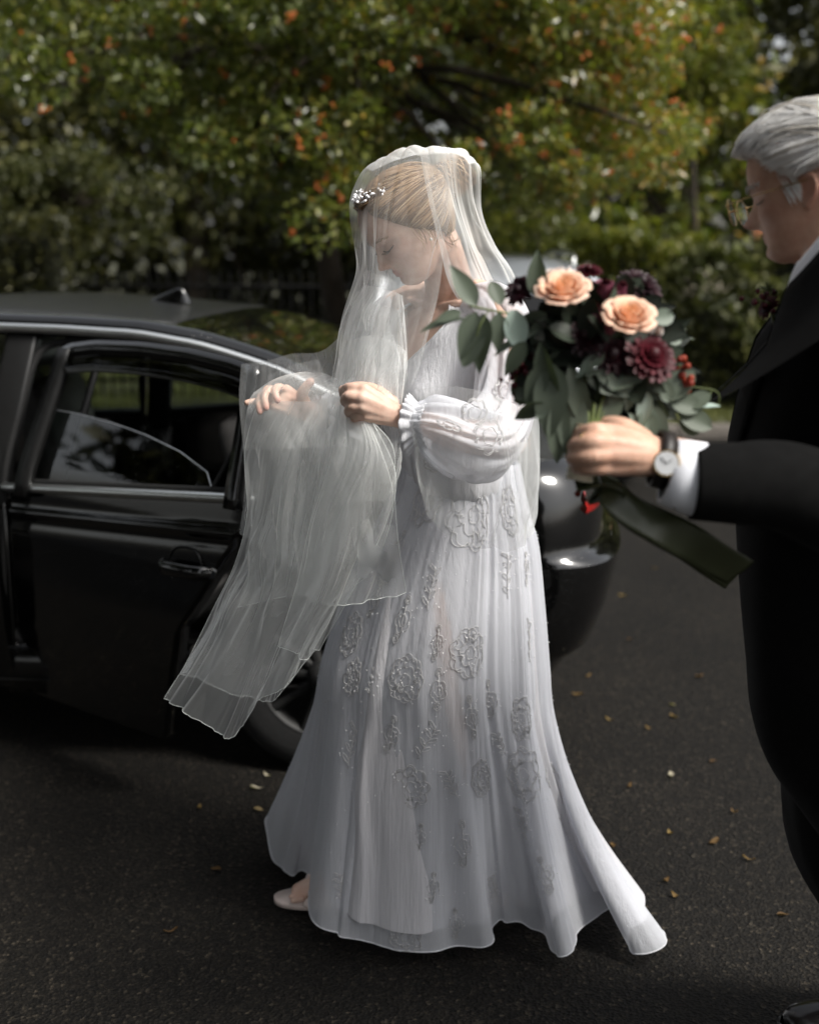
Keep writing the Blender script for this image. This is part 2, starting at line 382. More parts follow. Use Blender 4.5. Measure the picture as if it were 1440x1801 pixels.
# ================================================================== setting
def sheet(name, x0, x1, y0, y1, z, mat, nx=2, ny=2):
    g = np.array([[[x, y, z] for x in np.linspace(x0, x1, nx)] for y in np.linspace(y0, y1, ny)])
    return obj(name, MB().grid(g), mat, kind='structure', smooth=False)
sheet('ground', -200, 200, -200, 200, -0.02, M['soil'])
sheet('asphalt_road', -60, 60, -40, 10.2, 0.0, M['asphalt'])
KERB_Y = 10.2
kerb = sheet('kerb', -14, 14, KERB_Y + .004, KERB_Y + .13, .02, M['kerb'])
for k in range(18):
    x = -8.2 + k * .915
    obj('kerb_stone', MB().box((x, KERB_Y + .068, .055), (.903, .125, .135), bev=.012), M['kerb'], kerb)
verge = MB(); g = []
for y in np.linspace(KERB_Y + .14, 18, 14):
    g.append([[x, y, .10 + .03 * math.sin(x * 1.7 + y) + .02 * math.sin(3.1 * x - y * 2)] for x in np.linspace(-16, 16, 60)])
obj('grass_verge', verge.grid(g), M['soil'], kind='structure')

def leaves_mesh(cent, size, spread_dir=None, asp=.5, seed=0, rnd=None, up=.35):
    """four-point folded leaves, one at each centre; numpy throughout"""
    r = np.random.default_rng(seed); n = len(cent)
    d = r.normal(size=(n, 3)); d[:, 2] -= .25; d = nrm(d)
    if spread_dir is not None: d = nrm(d + spread_dir)
    nn = r.normal(size=(n, 3)); nn[:, 2] = np.abs(nn[:, 2]) + up
    nn = nrm(nn - d * (nn * d).sum(1, keepdims=True)); s = np.cross(d, nn)
    L = (size * r.uniform(.65, 1.25, n))[:, None]; w = L * asp * .5
    a = cent - d * L * .5; c = cent + d * L * .5
    b = cent - d * L * .02 + s * w + nn * w * .35; e = cent - d * L * .02 - s * w + nn * w * .35
    v = np.stack([a, b, c, e], 1).reshape(-1, 3)
    i = np.arange(n)[:, None] * 4
    f = np.concatenate([i + np.array([[0, 1, 2]]), i + np.array([[0, 2, 3]])], 1).reshape(-1, 3)
    rr = r.uniform(0, 1, n) if rnd is None else rnd
    return v, f, np.repeat(rr, 4)
def fast_obj(name, v, f, att, mat, parent=None, kind=None):
    if parent is not None: v = v - root_loc(parent)
    me = bpy.data.meshes.new(name); n, m = len(v), len(f); k = f.shape[1]
    me.vertices.add(n); me.vertices.foreach_set('co', v.astype(np.float32).ravel())
    me.loops.add(m * k); me.loops.foreach_set('vertex_index', f.astype(np.int32).ravel())
    me.polygons.add(m); me.polygons.foreach_set('loop_start', np.arange(m, dtype=np.int32) * k)
    me.attributes.new('rnd', 'FLOAT', 'POINT').data.foreach_set('value', att.astype(np.float32))
    me.materials.append(mat); me.update(calc_edges=True); me.validate()
    o = bpy.data.objects.new(name, me); sc.collection.objects.link(o)
    if parent is not None: o.parent = parent
    if kind: o['kind'] = kind
    return o
def clump_points(cent, rad, per, seed, shell=.55):
    """leaf positions in uneven clumps; more of them near each clump's outside"""
    r = np.random.default_rng(seed); cent = np.repeat(cent, per, 0); rad = np.repeat(rad, per)[:, None]
    d = nrm(r.normal(size=cent.shape)); k = r.uniform(shell ** 3, 1.25, (len(cent), 1)) ** (1 / 3)
    p = cent + d * k * rad * np.array([1, 1, .72]); return p, d
def twig_net(mb, trunk_top, cents, seed, r0=.02):
    r = np.random.default_rng(seed)
    for c in cents:
        a = trunk_top[np.argmin(np.linalg.norm(trunk_top - c - np.array([0, 0, .4]), axis=1))]
        mid = (a + c) / 2 + r.normal(size=3) * .12 + np.array([0, 0, .15])
        mb.tube(cr([a, mid, c], 6), np.linspace(r0, r0 * .25, 6), 5)
def tree(name, label, base, trunk, cents, rads, per, lsize, lmat, seed, group=None, tr=.12, asp=.5, rndpow=1.0, bias=None, up=.35, twigs=40):
    t = thing(name, label, 'tree', base, group)
    tp = cr(trunk, 14); mb = MB(); rad = np.linspace(tr, tr * .35, 14); rad[0] *= 1.5
    mb.tube(tp, rad, 10)
    r = np.random.default_rng(seed + 1)
    pick = r.choice(len(cents), min(twigs, len(cents)), replace=False)
    twig_net(mb, tp[5:], cents[pick], seed, tr * .3)
    obj('trunk', mb, M['bark'], t)
    p, d = clump_points(cents, rads, per, seed)
    tone = np.repeat(r.uniform(-.18, .18, len(cents)), per)
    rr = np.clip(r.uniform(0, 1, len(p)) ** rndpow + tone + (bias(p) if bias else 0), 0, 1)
    v, f, a = leaves_mesh(p, lsize, d * .7, asp, seed + 2, rr, up)
    fast_obj('crown', v, f, a, lmat, t, kind='stuff'); return t
def ball_cents(c, r, n, seed, low=-.9):
    q = np.random.default_rng(seed); d = nrm(q.normal(size=(n * 2, 3))); d = d[d[:, 2] > low][:n]
    return np.asarray(c) + d * np.asarray(r) * q.uniform(.35, 1, (len(d), 1)) ** .6

# ---- the berry-laden tree that hangs over the cars
r = np.random.default_rng(21); cen = []; rad = []
while len(cen) < 560:
    px = r.uniform(-60, 1260); py = r.uniform(-220, 420); Y = r.uniform(7.4, 10.2)
    low = np.interp(px, [-60, 60, 200, 320, 420, 520, 600, 700, 760, 860, 960, 1060, 1130, 1200, 1260], [120, 190, 215, 265, 330, 385, 395, 320, 300, 345, 345, 330, 320, 250, 120])
    if py > low: continue
    if ((px - 800) / 95) ** 2 + ((py - 165) / 115) ** 2 < 1: continue
    if ((px - 560) / 60) ** 2 + ((py - 300) / 60) ** 2 < 1 and r.uniform() < .7: continue
    if px < 330 and r.uniform() < .45: continue
    if px > 1130 and py < 215 and r.uniform() < .92: continue
    cen.append(P(px, py, Y)); rad.append(r.uniform(.13, .30))
cen = np.array(cen); rad = np.array(rad)
TB = G(600, 560)[:2]; tb = np.array([-.55, 9.4, 0])
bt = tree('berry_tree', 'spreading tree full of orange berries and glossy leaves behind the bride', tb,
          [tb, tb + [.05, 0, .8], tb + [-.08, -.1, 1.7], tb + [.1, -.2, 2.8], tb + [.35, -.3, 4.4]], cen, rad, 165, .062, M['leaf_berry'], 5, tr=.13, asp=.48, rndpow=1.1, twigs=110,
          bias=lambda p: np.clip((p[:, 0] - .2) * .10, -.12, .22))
p, d = clump_points(cen, rad, 7, 77, .8)
mbv, mbf, n0 = [], [], 0
ev, ef = ellipsoid((0, 0, 0), (1, 1, 1), None, 6, 4)
ef = [q if len(q) == 3 else q for q in ef]
tri = np.array([(q[0], q[1], q[2]) for q in ef] + [(q[0], q[2], q[3]) for q in ef if len(q) == 4])
r2 = np.random.default_rng(3)
keep = r2.uniform(size=len(p)) < np.clip(.24 + .08 * p[:, 0], .10, .45); p = p[keep]
bc = np.repeat(p, 4, 0) + r2.normal(size=(len(p) * 4, 3)) * .016
bs = r2.uniform(.008, .013, len(bc))
v = (bc[:, None] + ev[None] * bs[:, None, None]).reshape(-1, 3)
f = (np.arange(len(bc))[:, None, None] * len(ev) + tri[None]).reshape(-1, 3)
fast_obj('berries', v, f, np.full(len(v), .5), M['rowan'], bt, kind='stuff')

# ---- dark woodland trees behind it, each with its own trunk and crown
specs = [(-6.6, 16.5, 8.5, 2.4, 'leaf_dark', 'tall dark broadleaf tree at the left edge behind the clipped hedge'),
         (-3.2, 17.8, 9.5, 2.5, 'leaf_dark', 'dark tree behind the iron railings left of the berry tree'),
         (-.4, 18.0, 10, 2.6, 'leaf_dark', 'deep shaded tree straight behind the berry tree trunk'),
         (2.2, 15.0, 8.6, 2.3, 'leaf_berry', 'olive green tree behind the lime hedge'),
         (6.6, 15.2, 9.0, 2.5, 'leaf_dark', 'dark evergreen tree behind the white haired man'),
         (7.2, 15.5, 8.5, 2.6, 'leaf_dark', 'dark tree farthest to the right beyond the paling fence'),
         (-8.4, 16, 8.5, 2.6, 'leaf_dark', 'dark tree farthest to the left beyond the clipped hedge')]
for i, (x, y, h, w, mt, lab) in enumerate(specs):
    c = np.concatenate([ball_cents((x, y, h * .62), (w, w * .8, h * .40), 150, 40 + i), ball_cents((x, y, h * .28), (w * .9, w * .7, h * .24), 70, 60 + i)])
    rr = np.random.default_rng(i).uniform(.3, .62, len(c))
    tree('woodland_tree', lab, (x, y, 0), [(x, y, 0), (x + .1, y, h * .25), (x - .1, y, h * .5), (x, y, h * .85)], c, rr, 105, .15, M[mt], 90 + i * 7, 'trees behind the road', tr=.2, rndpow=1.4)
# lime green branch hanging in the light at the upper right
c = ball_cents((3.02, 13.6, 3.6), (.62, .5, .72), 64, 5); 
tree('young_lime_tree', 'slim tree with sunlit yellow green leaves at the upper right', (3.3, 13.7, 0), [(3.3, 13.7, 0), (3.22, 13.7, 1.4), (3.1, 13.6, 2.6), (3.02, 13.6, 3.9)], c, np.full(len(c), .2), 70, .09, M['leaf_lime'], 311, tr=.05)
c = ball_cents((1.15, 11.9, 1.85), (.55, .4, .38), 30, 8)
tree('yellow_shrub', 'loose yellow green shrub between the bride and the lime hedge', (1.15, 12.0, .1), [(1.15, 12, .1), (1.18, 12, .7), (1.1, 11.95, 1.3), (1.15, 11.9, 1.8)], c, np.full(len(c), .17), 60, .07, M['leaf_lime'], 312, tr=.03, rndpow=1.6)
c = ball_cents((-2.35, 12.4, 2.15), (1.0, .5, .45), 60, 9)
tree('pale_shrub', 'soft pale green shrub above the clipped hedge at left', (-3.6, 12.6, .1), [(-3.6, 12.6, .1), (-3.5, 12.6, .8), (-3.45, 12.5, 1.5), (-3.4, 12.4, 2.0)], c - np.array([1.0, 0, 0]), np.full(len(c), .22), 80, .08, M['leaf_laurel'], 313, tr=.04, rndpow=.8)

# ---- woods beyond everything: one mass nobody could count
n = 26000; r = np.random.default_rng(12)
p = np.stack([r.uniform(-26, 26, n), r.uniform(19, 24, n), r.uniform(0, 9.5, n)], 1)
p[:, 2] *= .8 + .2 * np.sin(p[:, 0] * .9)
v, f, a = leaves_mesh(p, .5, None, .6, 13, r.uniform(0, 1, n) ** 1.6)
fast_obj('far_woods', v, f, a, M['leaf_dark'], kind='stuff')

# ---- hedges
def hedge(name, label, x0, x1, y0, y1, z1, mat, n, ls, seed, rndpow=1.0, lump=.08, cat='hedge'):
    t = thing(name, label, cat, ((x0 + x1) / 2, (y0 + y1) / 2, .1))
    cx, cy = (x0 + x1) / 2, (y0 + y1) / 2
    obj('dark_core', MB().box((cx, cy, z1 / 2), (x1 - x0 - .3, y1 - y0 - .3, z1 - .3), bev=.1), M['hedgecore'], t)  # solid dark block inside the leaf shell
    r = np.random.default_rng(seed); u = r.uniform(-1, 1, (n, 3)); ax = r.choice(3, n, p=[.12, .5, .38]); sg = np.sign(r.normal(size=n)); sg[ax == 2] = 1
    sg[(ax == 1)] = -1
    u[np.arange(n), ax] = sg * (1 - np.abs(r.normal(size=n)) * .10)
    p = np.stack([cx + u[:, 0] * (x1 - x0) / 2, cy + u[:, 1] * (y1 - y0) / 2, .06 + (u[:, 2] + 1) / 2 * z1], 1)
    p += lump * np.stack([np.sin(p[:, 2] * 5 + p[:, 0] * 2), np.sin(p[:, 0] * 4.3 + seed) + np.sin(p[:, 2] * 6), np.sin(p[:, 0] * 3.7 + seed) + .6 * np.sin(p[:, 0] * 9.1)], 1)
    p += r.normal(size=(n, 3)) * .04
    out = np.zeros((n, 3)); out[np.arange(n), ax] = sg
    v, f, a = leaves_mesh(p, ls, out * .8, .55, seed + 1, np.clip(r.uniform(0, 1, n) ** rndpow + .15 * np.sin(p[:, 0] * 5) * np.sin(p[:, 2] * 4), 0, 1))
    fast_obj('foliage', v, f, a, mat, t, kind='stuff'); return t
hedge('clipped_hedge', 'dark clipped hedge with a flat top at the far left', -5.6, -3.25, 11.5, 12.6, 1.86, M['leaf_dark'], 15000, .06, 31, 2.2, .02)
hedge('lime_hedge', 'bright yellow green rounded hedge behind the peach roses', 1.75, 2.85, 12.2, 13.0, 1.68, M['leaf_lime'], 9000, .07, 33, 1.0, .10)
hedge('laurel_hedge', 'dark green laurel shrub between the bouquet and the man', 2.55, 6.0, 11.3, 12.2, 1.30, M['leaf_laurel'], 13000, .11, 35, .9, .16)
hedge('laurel_hedge', 'taller laurel bush with paler leaves right behind the man\'s chin', 3.25, 5.6, 12.0, 12.7, 1.66, M['leaf_laurel'], 9000, .11, 36, .6, .14)

# ---- iron railings on the left, palings on the right
t = thing('iron_railings', 'low black iron railings behind the roof of the black car', 'fence', (-2.2, 12.2, .1))
for z in (.30, 1.24): obj('rail', MB().box((-1.9, 12.2, z), (4.4, .03, .04)), M['iron'], t)
bar = None
for k in range(43):
    x = -4.05 + k * .102
    if bar is None:
        mb = MB().tube([(x, 12.2, .12), (x, 12.2, .8), (x, 12.2, 1.30)], .012, 6).tube([(x, 12.2, 1.30), (x, 12.2, 1.34), (x, 12.2, 1.40)], [.02, .014, .003], 6)
        bar = obj('railing_bar', mb, M['iron'], t); x0 = x
    else:
        b = bar.copy(); sc.collection.objects.link(b); b.parent = t; b.location = (x - x0, 0, 0)
t = thing('paling_fence', 'weathered pale wooden paling fence showing between the shrubs at right', 'fence', (3.1, 11.9, .1))
for z in (.5, 1.15): obj('rail', MB().box((3.25, 13.15, z), (2.9, .05, .07)), M['pale_wood'], t)
bar = None
for k in range(24):
    x = 1.9 + k * .118
    if bar is None:
        mb = MB().box((x, 13.1, .78), (.085, .02, 1.36), bev=.006)
        bar = obj('paling', mb, M['pale_wood'], t); x0 = x
    else:
        b = bar.copy(); sc.collection.objects.link(b); b.parent = t; b.location = (x - x0, 0, .02 * math.sin(k * 2.1))
# brick pier glimpsed by the man's nose
t = thing('brick_pier', 'small orange brick gate pier beyond the hedge by the man\'s face', 'pier', (4.05, 14.0, .1))
M['brick'] = simple('orange_brick', (.34, .13, .06), .9, .25, 25, .3, 120, .004); M['mortar'] = simple('mortar', (.25, .22, .18), .95)
obj('core', MB().box((4.05, 14.0, 1.0), (.30, .30, 2.0)), M['mortar'], t)
b0 = None
for row in range(12):
    for k in range(2):
        x = 4.05 - .085 + k * .17; z = 1.13 + row * .075
        if b0 is None: b0 = obj('brick', MB().box((x, 13.85, z), (.155, .03, .062), bev=.005), M['brick'], t); bx, bz = x, z
        else:
            b = b0.copy(); sc.collection.objects.link(b); b.parent = t; b.location = (x - bx, 0, z - bz)
# ---- grass on the verge
n = 60000; r = np.random.default_rng(4)
q = np.stack([r.uniform(-7, 7, n), r.uniform(KERB_Y + .15, 16.5, n), np.full(n, .10)], 1)
h = r.uniform(.05, .12, n)[:, None]; dx = nrm(np.stack([r.normal(size=n), r.normal(size=n), np.zeros(n)], 1)); lean = r.normal(size=(n, 3)) * .35; lean[:, 2] = 1
v = np.stack([q - dx * .006, q + dx * .006, q + nrm(lean) * h], 1).reshape(-1, 3); f = np.arange(n * 3).reshape(-1, 3)
M['grass'] = leaf_mat('grass_blades', [(0, (.06, .07, .018)), (.6, (.13, .145, .035)), (1, (.22, .21, .07))], .5, .35)
fast_obj('grass', v, f, np.repeat(r.uniform(0, 1, n), 3), M['grass'], kind='stuff')

# ---- trees on the photographer's side of the road (mirrored in the car, they shade the left of the scene)
for i, (x, y, h, w) in enumerate([(-6.6, 1.8, 8.5, 2.5), (-7.6, -3.6, 9, 2.8), (-3.4, -3.0, 9, 2.9), (3.0, -9.5, 9, 2.6), (-8.8, 5.6, 8.5, 2.4)]):
    c = np.concatenate([ball_cents((x, y, h * .62), (w, w, h * .36), 120, 140 + i), ball_cents((x, y, h * .33), (w * .7, w * .7, h * .2), 40, 160 + i)])
    if i == 2: c = np.concatenate([c, np.array([-2.6, .7, 3.5]) + (ball_cents((0, 0, 0), (1, 1, 1), 150, 171) * np.array([2.0, 1.5, .55]))])      # unseen low bough, added to block the sky over the left foreground
    rr = np.random.default_rng(i).uniform(.35, .7, len(c))
    tree('roadside_tree', ['leafy roadside tree standing left of the car bonnet', 'leafy roadside tree behind the photographer\'s left shoulder', 'leafy roadside tree straight behind the photographer, low bough added for shade', 'leafy roadside tree behind the photographer\'s right shoulder', 'leafy roadside tree farthest to the left of the road'][i], (x, y, 0), [(x, y, 0), (x, y, h * .25), (x + .1, y, h * .5), (x, y, h * .8)], c, rr, 70, .24, M['leaf_dark'], 190 + i * 7, 'trees on the near side of the road', tr=.2, twigs=20)

# ---- fallen leaves on the asphalt
spots = [(1181, 1240, .9), (1184, 1261, .6), (1071, 1267, .7), (1140, 1282, .5), (1254, 1340, .1), (1181, 1364, 1), (1108, 1384, .4), (1178, 1467, .7), (1077, 1488, .3), (1256, 1482, .3), (1316, 1513, .5), (1187, 1577, .5),
         (1377, 1611, .2), (1094, 1048, .75), (1034, 1190, .5), (1170, 1550, .3), (1108, 1125, .1), (1230, 1190, .3), (1150, 1000, .5), (1290, 1430, .4),
         (455, 1425, .8), (452, 1388, 1), (470, 1365, 1), (350, 1422, .6), (380, 1530, .2), (1015, 1222, .5), (300, 1640, .1)]
protos = []
r = np.random.default_rng(8)
for kind in range(4):
    L = [.030, .040, .034, .022][kind]; W = [.015, .020, .011, .013][kind]; g = []
    for j, s in enumerate(np.linspace(0, 1, 7)):
        w = W * (math.sin(math.pi * min(s * .92 + .06, 1)) ** .8) * .5
        row = []
        for q in (-1, -.5, 0, .5, 1):
            row.append([(s - .5) * L, q * w, .003 + .0035 * abs(q) ** 1.5 * (1 + .8 * math.sin(5 * s + kind)) + .006 * (s - .5) ** 2 * (1 + kind)])
        g.append(row)
    protos.append(np.array(g))
for i, (px, py, tone) in enumerate(spots):
    g = protos[i % 4]; c = G(px, py, .004); an = r.uniform(0, 6.28); tl = rotm((0, 0, 1), an) @ rotm((1, 0, 0), r.uniform(-.35, .35))
    mb = MB().grid((g.reshape(-1, 3) @ tl.T).reshape(g.shape), a=tone)
    v0 = mb.v[0]; v0[:, 2] -= v0[:, 2].min() - .001
    o = obj('fallen_leaf', mb, M['fallen']); o.location = c
    where = 'under the open car door' if px < 520 and py < 1600 else 'in front of the gown\'s left hem' if px < 700 else 'beside the car bumper' if py < 1130 else 'beyond the blown hem' if py < 1320 and px < 1160 else 'by the man\'s coat tail' if px > 1225 and py < 1540 else 'next to the man\'s shoe' if px > 1225 else 'right of the blown hem' if py < 1620 else 'at the tip of the blown hem'
    tone_word = 'pale bleached' if tone > .85 else 'yellow' if tone > .55 else 'tan' if tone > .25 else 'brown'
    lab = tone_word + (', small' if i % 4 == 3 else ', long' if i % 4 == 1 else '') + ' fallen leaf on the asphalt ' + where
    lab_old = 'pale bleached fallen leaf lying on the dark asphalt' if tone > .85 else 'yellow fallen leaf lying on the dark asphalt' if tone > .55 else 'tan fallen leaf curled on the dark asphalt' if tone > .25 else 'brown fallen leaf lying flat on the dark asphalt'
    tag(o, lab, 'leaf', 'fallen leaves on the asphalt')
same = {}
for o in sc.collection.objects:
    if o.get('category') == 'leaf': same.setdefault(o['label'], []).append(o)
for lab, mem in same.items():
    if len(mem) == 2:
        mem.sort(key=lambda o: o.location.y); mem[0]['label'] = lab + ', nearer one'; mem[1]['label'] = lab + ', farther one'
# ================================================================== black saloon with its rear door open
PSI = R(7); CO = np.array([.60, 3.30, 0.0])
ES = np.array([math.cos(PSI), -math.sin(PSI), 0]); ET = np.array([math.sin(PSI), math.cos(PSI), 0])
def C(s, t, z): return CO + ES * s + ET * t + np.array([0, 0, z])
def Cg(g):
    g = np.asarray(g, float); return CO + g[..., 0:1] * ES + g[..., 1:2] * ET + g[..., 2:3] * np.array([0, 0, 1.0])
WID = 1.80
car = thing('saloon_car', 'black wet saloon car with its rear door standing open beside the bride', 'car', C(-2.2, .9, 0))
roofz = lambda s: np.interp(s, [-3.4, -3.0, -2.6, -2.2, -1.95, -1.6, -1.3, -1.03, -.75, -.5], [1.20, 1.32, 1.405, 1.43, 1.43, 1.405, 1.345, 1.245, 1.125, 1.04])
cantz = lambda s: np.interp(s, [-3.4, -3.0, -2.6, -2.2, -1.96, -1.7, -1.46, -1.27, -1.1, -1.0, -.78, -.55], [1.14, 1.27, 1.34, 1.372, 1.369, 1.362, 1.349, 1.317, 1.268, 1.234, 1.135, 1.02])
cantt = lambda s: np.interp(s, [-3.4, -1.9, -1.2, -.55], [.20, .21, .21, .17])
beltz = lambda s: np.interp(s, [-4.4, -1.85, -.95, -.4, 0], [.80, .885, .965, .995, .99])
# roof skin, cant rail to cant rail, with a slight crown; then the tailgate glass
def roofrow(s, n=17):
    t0 = cantt(s) + .05; t1 = WID - t0; ts = np.linspace(t0, t1, n); k = (ts - t0) / (t1 - t0)
    z0 = cantz(s) + .036; zc = max(roofz(s) + .012, z0 + .012)
    return [[s, t, z0 + (zc - z0) * (1 - abs(2 * q - 1) ** 3.0)] for t, q in zip(ts, k)]
g = np.array([roofrow(s) for s in np.linspace(-3.0, -1.38, 26)])
rf = obj('roof', MB().grid(Cg(g)), M['roof'], car); solid(rf, .006, 1)
g = np.array([roofrow(s) for s in np.linspace(-1.372, -.56, 16)])
obj('rear_window', MB().grid(Cg(g)), M['darkglass'], car)
# cant rails: body coloured rail below the roof edge, then the chrome strip
for side in (0, 1):
    tt = (lambda s, o: cantt(s) + o) if side == 0 else (lambda s, o: WID - cantt(s) - o)
    ss = np.linspace(-3.3, -.50, 50)
    rail = MB(); rows = []
    for s in ss:
        w = np.interp(s, [-3.3, -1.9, -1.3, -.9, -.5], [.05, .05, .06, .075, .10])
        a = [[s, tt(s, .056), cantz(s) + .040], [s, tt(s, .03), cantz(s) + .038], [s, tt(s, .008), cantz(s) + .026], [s, tt(s, -.002), cantz(s) + .010], [s, tt(s, .004), cantz(s) - .024], [s, tt(s, .05), cantz(s) - .03]]
        rows.append(a)
    g = np.array(rows); rail.grid(Cg(g if side == 0 else g[:, ::-1])); obj('roof_rail', rail, M['paint'], car)
    pts = [C(s, tt(s, -.008), cantz(s) - .002) for s in ss]
    obj('chrome_strip', MB().tube(cr(pts, 60), .0145, 10, flat=.9), M['chrome'], car)
# lower body as stacked outlines round the tail, with a stepped bumper
def outline(z, n=44, s_from=-.60):
    ins = np.interp(z, [.30, .38, .42, .55, .685, .70, .712, .73, .80, .93, .985, 1.0], [.16, .10, .045, .0, -.028, -.028, .0, .035, .03, .045, .085, .11])
    sd = np.interp(z, [.30, .45, .6, .75, .90, .965, 1.0], [.045, .012, .0, .004, .018, .05, .10])
    a = np.linspace(0, np.pi, n); e = 2 / 5.5
    s = s_from + (-s_from - ins) * np.abs(np.sin(a)) ** e
    half = WID / 2 - sd
    t = WID / 2 - half * np.sign(np.cos(a)) * np.abs(np.cos(a)) ** e
    return np.stack([s, t, np.full(n, z)], 1)
zs = [.30, .34, .38, .405, .42, .48, .55, .62, .67, .685, .695, .703, .712, .718, .73, .76, .80, .86, .92, .95, .97, .985, .995]
bump = MB().grid(Cg(np.array([outline(z) for z in zs[:11]])));  obj('rear_bumper', bump, M['paint'], car)
obj('rear_quarter', MB().grid(Cg(np.array([outline(z) for z in zs[10:]]))), M['paint'], car)
# underside closing the bumper, boot lid
o0 = outline(.30); c0 = o0.copy(); c0[:, 0] = -.6; c0[:, 1] = o0[:, 1]
obj('underside', MB().grid(Cg(np.array([o0, c0 + np.array([-.6, 0, -.02]), c0 + np.array([-3.8, 0, -.06])]))), M['plastic'], car)
rows = []
for s, z, o in ((-.112, .996, .13), (-.14, 1.006, .13), (-.26, 1.014, .11), (-.40, 1.024, .10), (-.585, 1.034, .12)):
    ts = np.linspace(o, WID - o, 15); q = np.abs(2 * (ts - o) / (WID - 2 * o) - 1)
    rows.append([[s - .07 * a ** 3 * (1 if s > -.2 else .3), t, z - .028 * a ** 2.5] for t, a in zip(ts, q)])
bl = obj('boot_lid', MB().grid(Cg(np.array(rows))), M['roof'], car); solid(bl, .015, -1)
# near side quarter panel from the rear door opening to the tail, cut out over the wheel
WS, WZ, WR = -.88, .325, .325
def side_panel(s0, s1, n, t_of, sgn):
    rows = []
    for s in np.linspace(s0, s1, n):
        d = abs(s - WS); lo = WZ + math.sqrt(max(.375 ** 2 - d * d, 0)) if d < .375 else .24
        lo = max(lo, .24); z = np.linspace(lo, beltz(s) + .01, 12)
        rows.append([[s, t_of(q), q] for q in z])
    return np.array(rows)
prof = lambda z: float(np.interp(z, [.2, .3, .45, .6, .75, .9, .965, 1.02], [.07, .05, .012, .0, .004, .018, .05, .075]))
def panel(name, s0, s1, n, far=False):
    g = side_panel(s0, s1, n, (lambda z: WID - prof(z)) if far else prof, 1)
    o = obj(name, MB().grid(Cg(g)), M['paint'], car); return o
def quarter(far):
    # leading edge follows the slanted rear of the door opening
    rows = []
    for k in np.linspace(0, 1, 34):
        s_top = -.90 + k * (.90 - .58); s_mid = -1.06 + k * (1.06 - .58); s_low = -1.36 + k * (1.36 - .58)
        row = []
        for q in np.linspace(0, 1, 14):
            z = .24 + q * (.985 - .24); s = float(np.interp(z, [.24, .60, .84, .985], [s_low, s_mid, s_top, s_top]))
            d = math.hypot(s - WS, z - WZ)
            if d < .37:
                u = np.array([s - WS, max(z - WZ, .02)]); u = u / np.linalg.norm(u) * .37; s, z = WS + u[0], WZ + u[1]
            row.append([s, (WID - prof(z)) if far else prof(z), z])
        rows.append(row)
    return np.array(rows)
for far in (False, True): obj('rear_wing', MB().grid(Cg(quarter(far))), M['paint'], car)
# quarter pillar between the door opening and the tailgate
for far in (False, True):
    T = (lambda t: WID - t) if far else (lambda t: t)
    rows = []
    for q in np.linspace(0, 1, 8):
        sa = -.83 + (-1.02 + .83) * q; sb = -.50 + (-.78 + .50) * q if q < 1 else -.80
        za = .985 + (cantz(-1.02) - .035 - .985) * q; zb = 1.0 + (cantz(-.80) - .03 - 1.0) * q
        ta = .055 + (cantt(-1.02) - .055) * q; tb_ = .06 + (cantt(-.8) - .06) * q
        rows.append([[sa + (sb - sa) * k, T(ta + (tb_ - ta) * k), za + (zb - za) * k] for k in np.linspace(0, 1, 6)])
    obj('rear_pillar', MB().grid(Cg(np.array(rows))), M['paint'], car)
# tail lamps wrapping the corner
for far in (False, True):
    rows = []
    for z in (.835, .845, .87, .90, .912):
        oo = outline(z); ins = .006 if .84 < z < .91 else -.004
        seg = oo[11:19] if not far else oo[-19:-11]
        cen = np.array([-.6, .9]); dv = nrm(seg[:, :2] - cen); seg = seg.copy(); seg[:, :2] += dv * ins; rows.append(seg)
    obj('tail_lamp', MB().grid(Cg(np.array(rows))), M['redlens'], car)
# sill, floor, front part of the body
for far in (False, True):
    T = (lambda t: WID - t) if far else (lambda t: t)
    g = np.array([[[s, T(t), z] for t, z in ((.20, .40), (.08, .385), (.055, .36), (.05, .30), (.07, .22), (.25, .20))] for s in np.linspace(-1.9, -1.3, 4)])
    obj('sill', MB().grid(Cg(g)), M['paint'], car)
g = np.array([[[s, t, .33] for t in (.1, .9, 1.7)] for s in (-4.0, -2, -.5)]); obj('cabin_floor', MB().grid(Cg(g)), M['lining'], car)
for far in (False, True):
    T = (lambda t: WID - t) if far else (lambda t: t)
    s0 = -1.87 if not far else -1.30
    rows = []
    for s in np.linspace(-3.05, s0, 14):
        rows.append([[s, T(prof(z)), z] for z in np.linspace(.24, beltz(s), 10)])
    obj('front_door' if not far else 'far_side_doors', MB().grid(Cg(np.array(rows))), M['paint'], car)
    rows = []
    for s in np.linspace(-4.45, -3.06, 20):
        d = abs(s + 3.75); lo = WZ + math.sqrt(max(.375 ** 2 - d * d, 0)) if d < .375 else .24
        ins = .25 * max(0, (-4.0 - s) / .45) ** 2
        rows.append([[s, T(prof(z) + ins), z] for z in np.linspace(max(lo, .24), .80 + .06 * (s + 4.45) / 1.4, 8)])
    obj('front_wing', MB().grid(Cg(np.array(rows))), M['paint'], car)
rows = [[[s, t, .80 + .06 * (s + 4.45) / 1.4 + .07 * (1 - abs(t / .9 - 1) ** 3)] for t in np.linspace(.06 + .25 * max(0, (-4.0 - s) / .45) ** 2, 1.74 - .25 * max(0, (-4.0 - s) / .45) ** 2, 9)] for s in np.linspace(-4.45, -3.0, 9)]
obj('bonnet', MB().grid(Cg(np.array(rows))), M['paint'], car)
rows = [[[-4.45 + .03 * math.sin(z * 5), t, z] for t in np.linspace(.3, 1.5, 6)] for z in np.linspace(.25, .86, 5)]
obj('front_bumper', MB().grid(Cg(np.array(rows))), M['paint'], car)
rows = [[[ -3.0 - .55 * (1 - q) + .0, t, .93 + (cantz(-3.0) - .93) * q] for t in np.linspace(.14 + .1 * q, 1.66 - .1 * q, 8)] for q in np.linspace(0, 1, 6)]
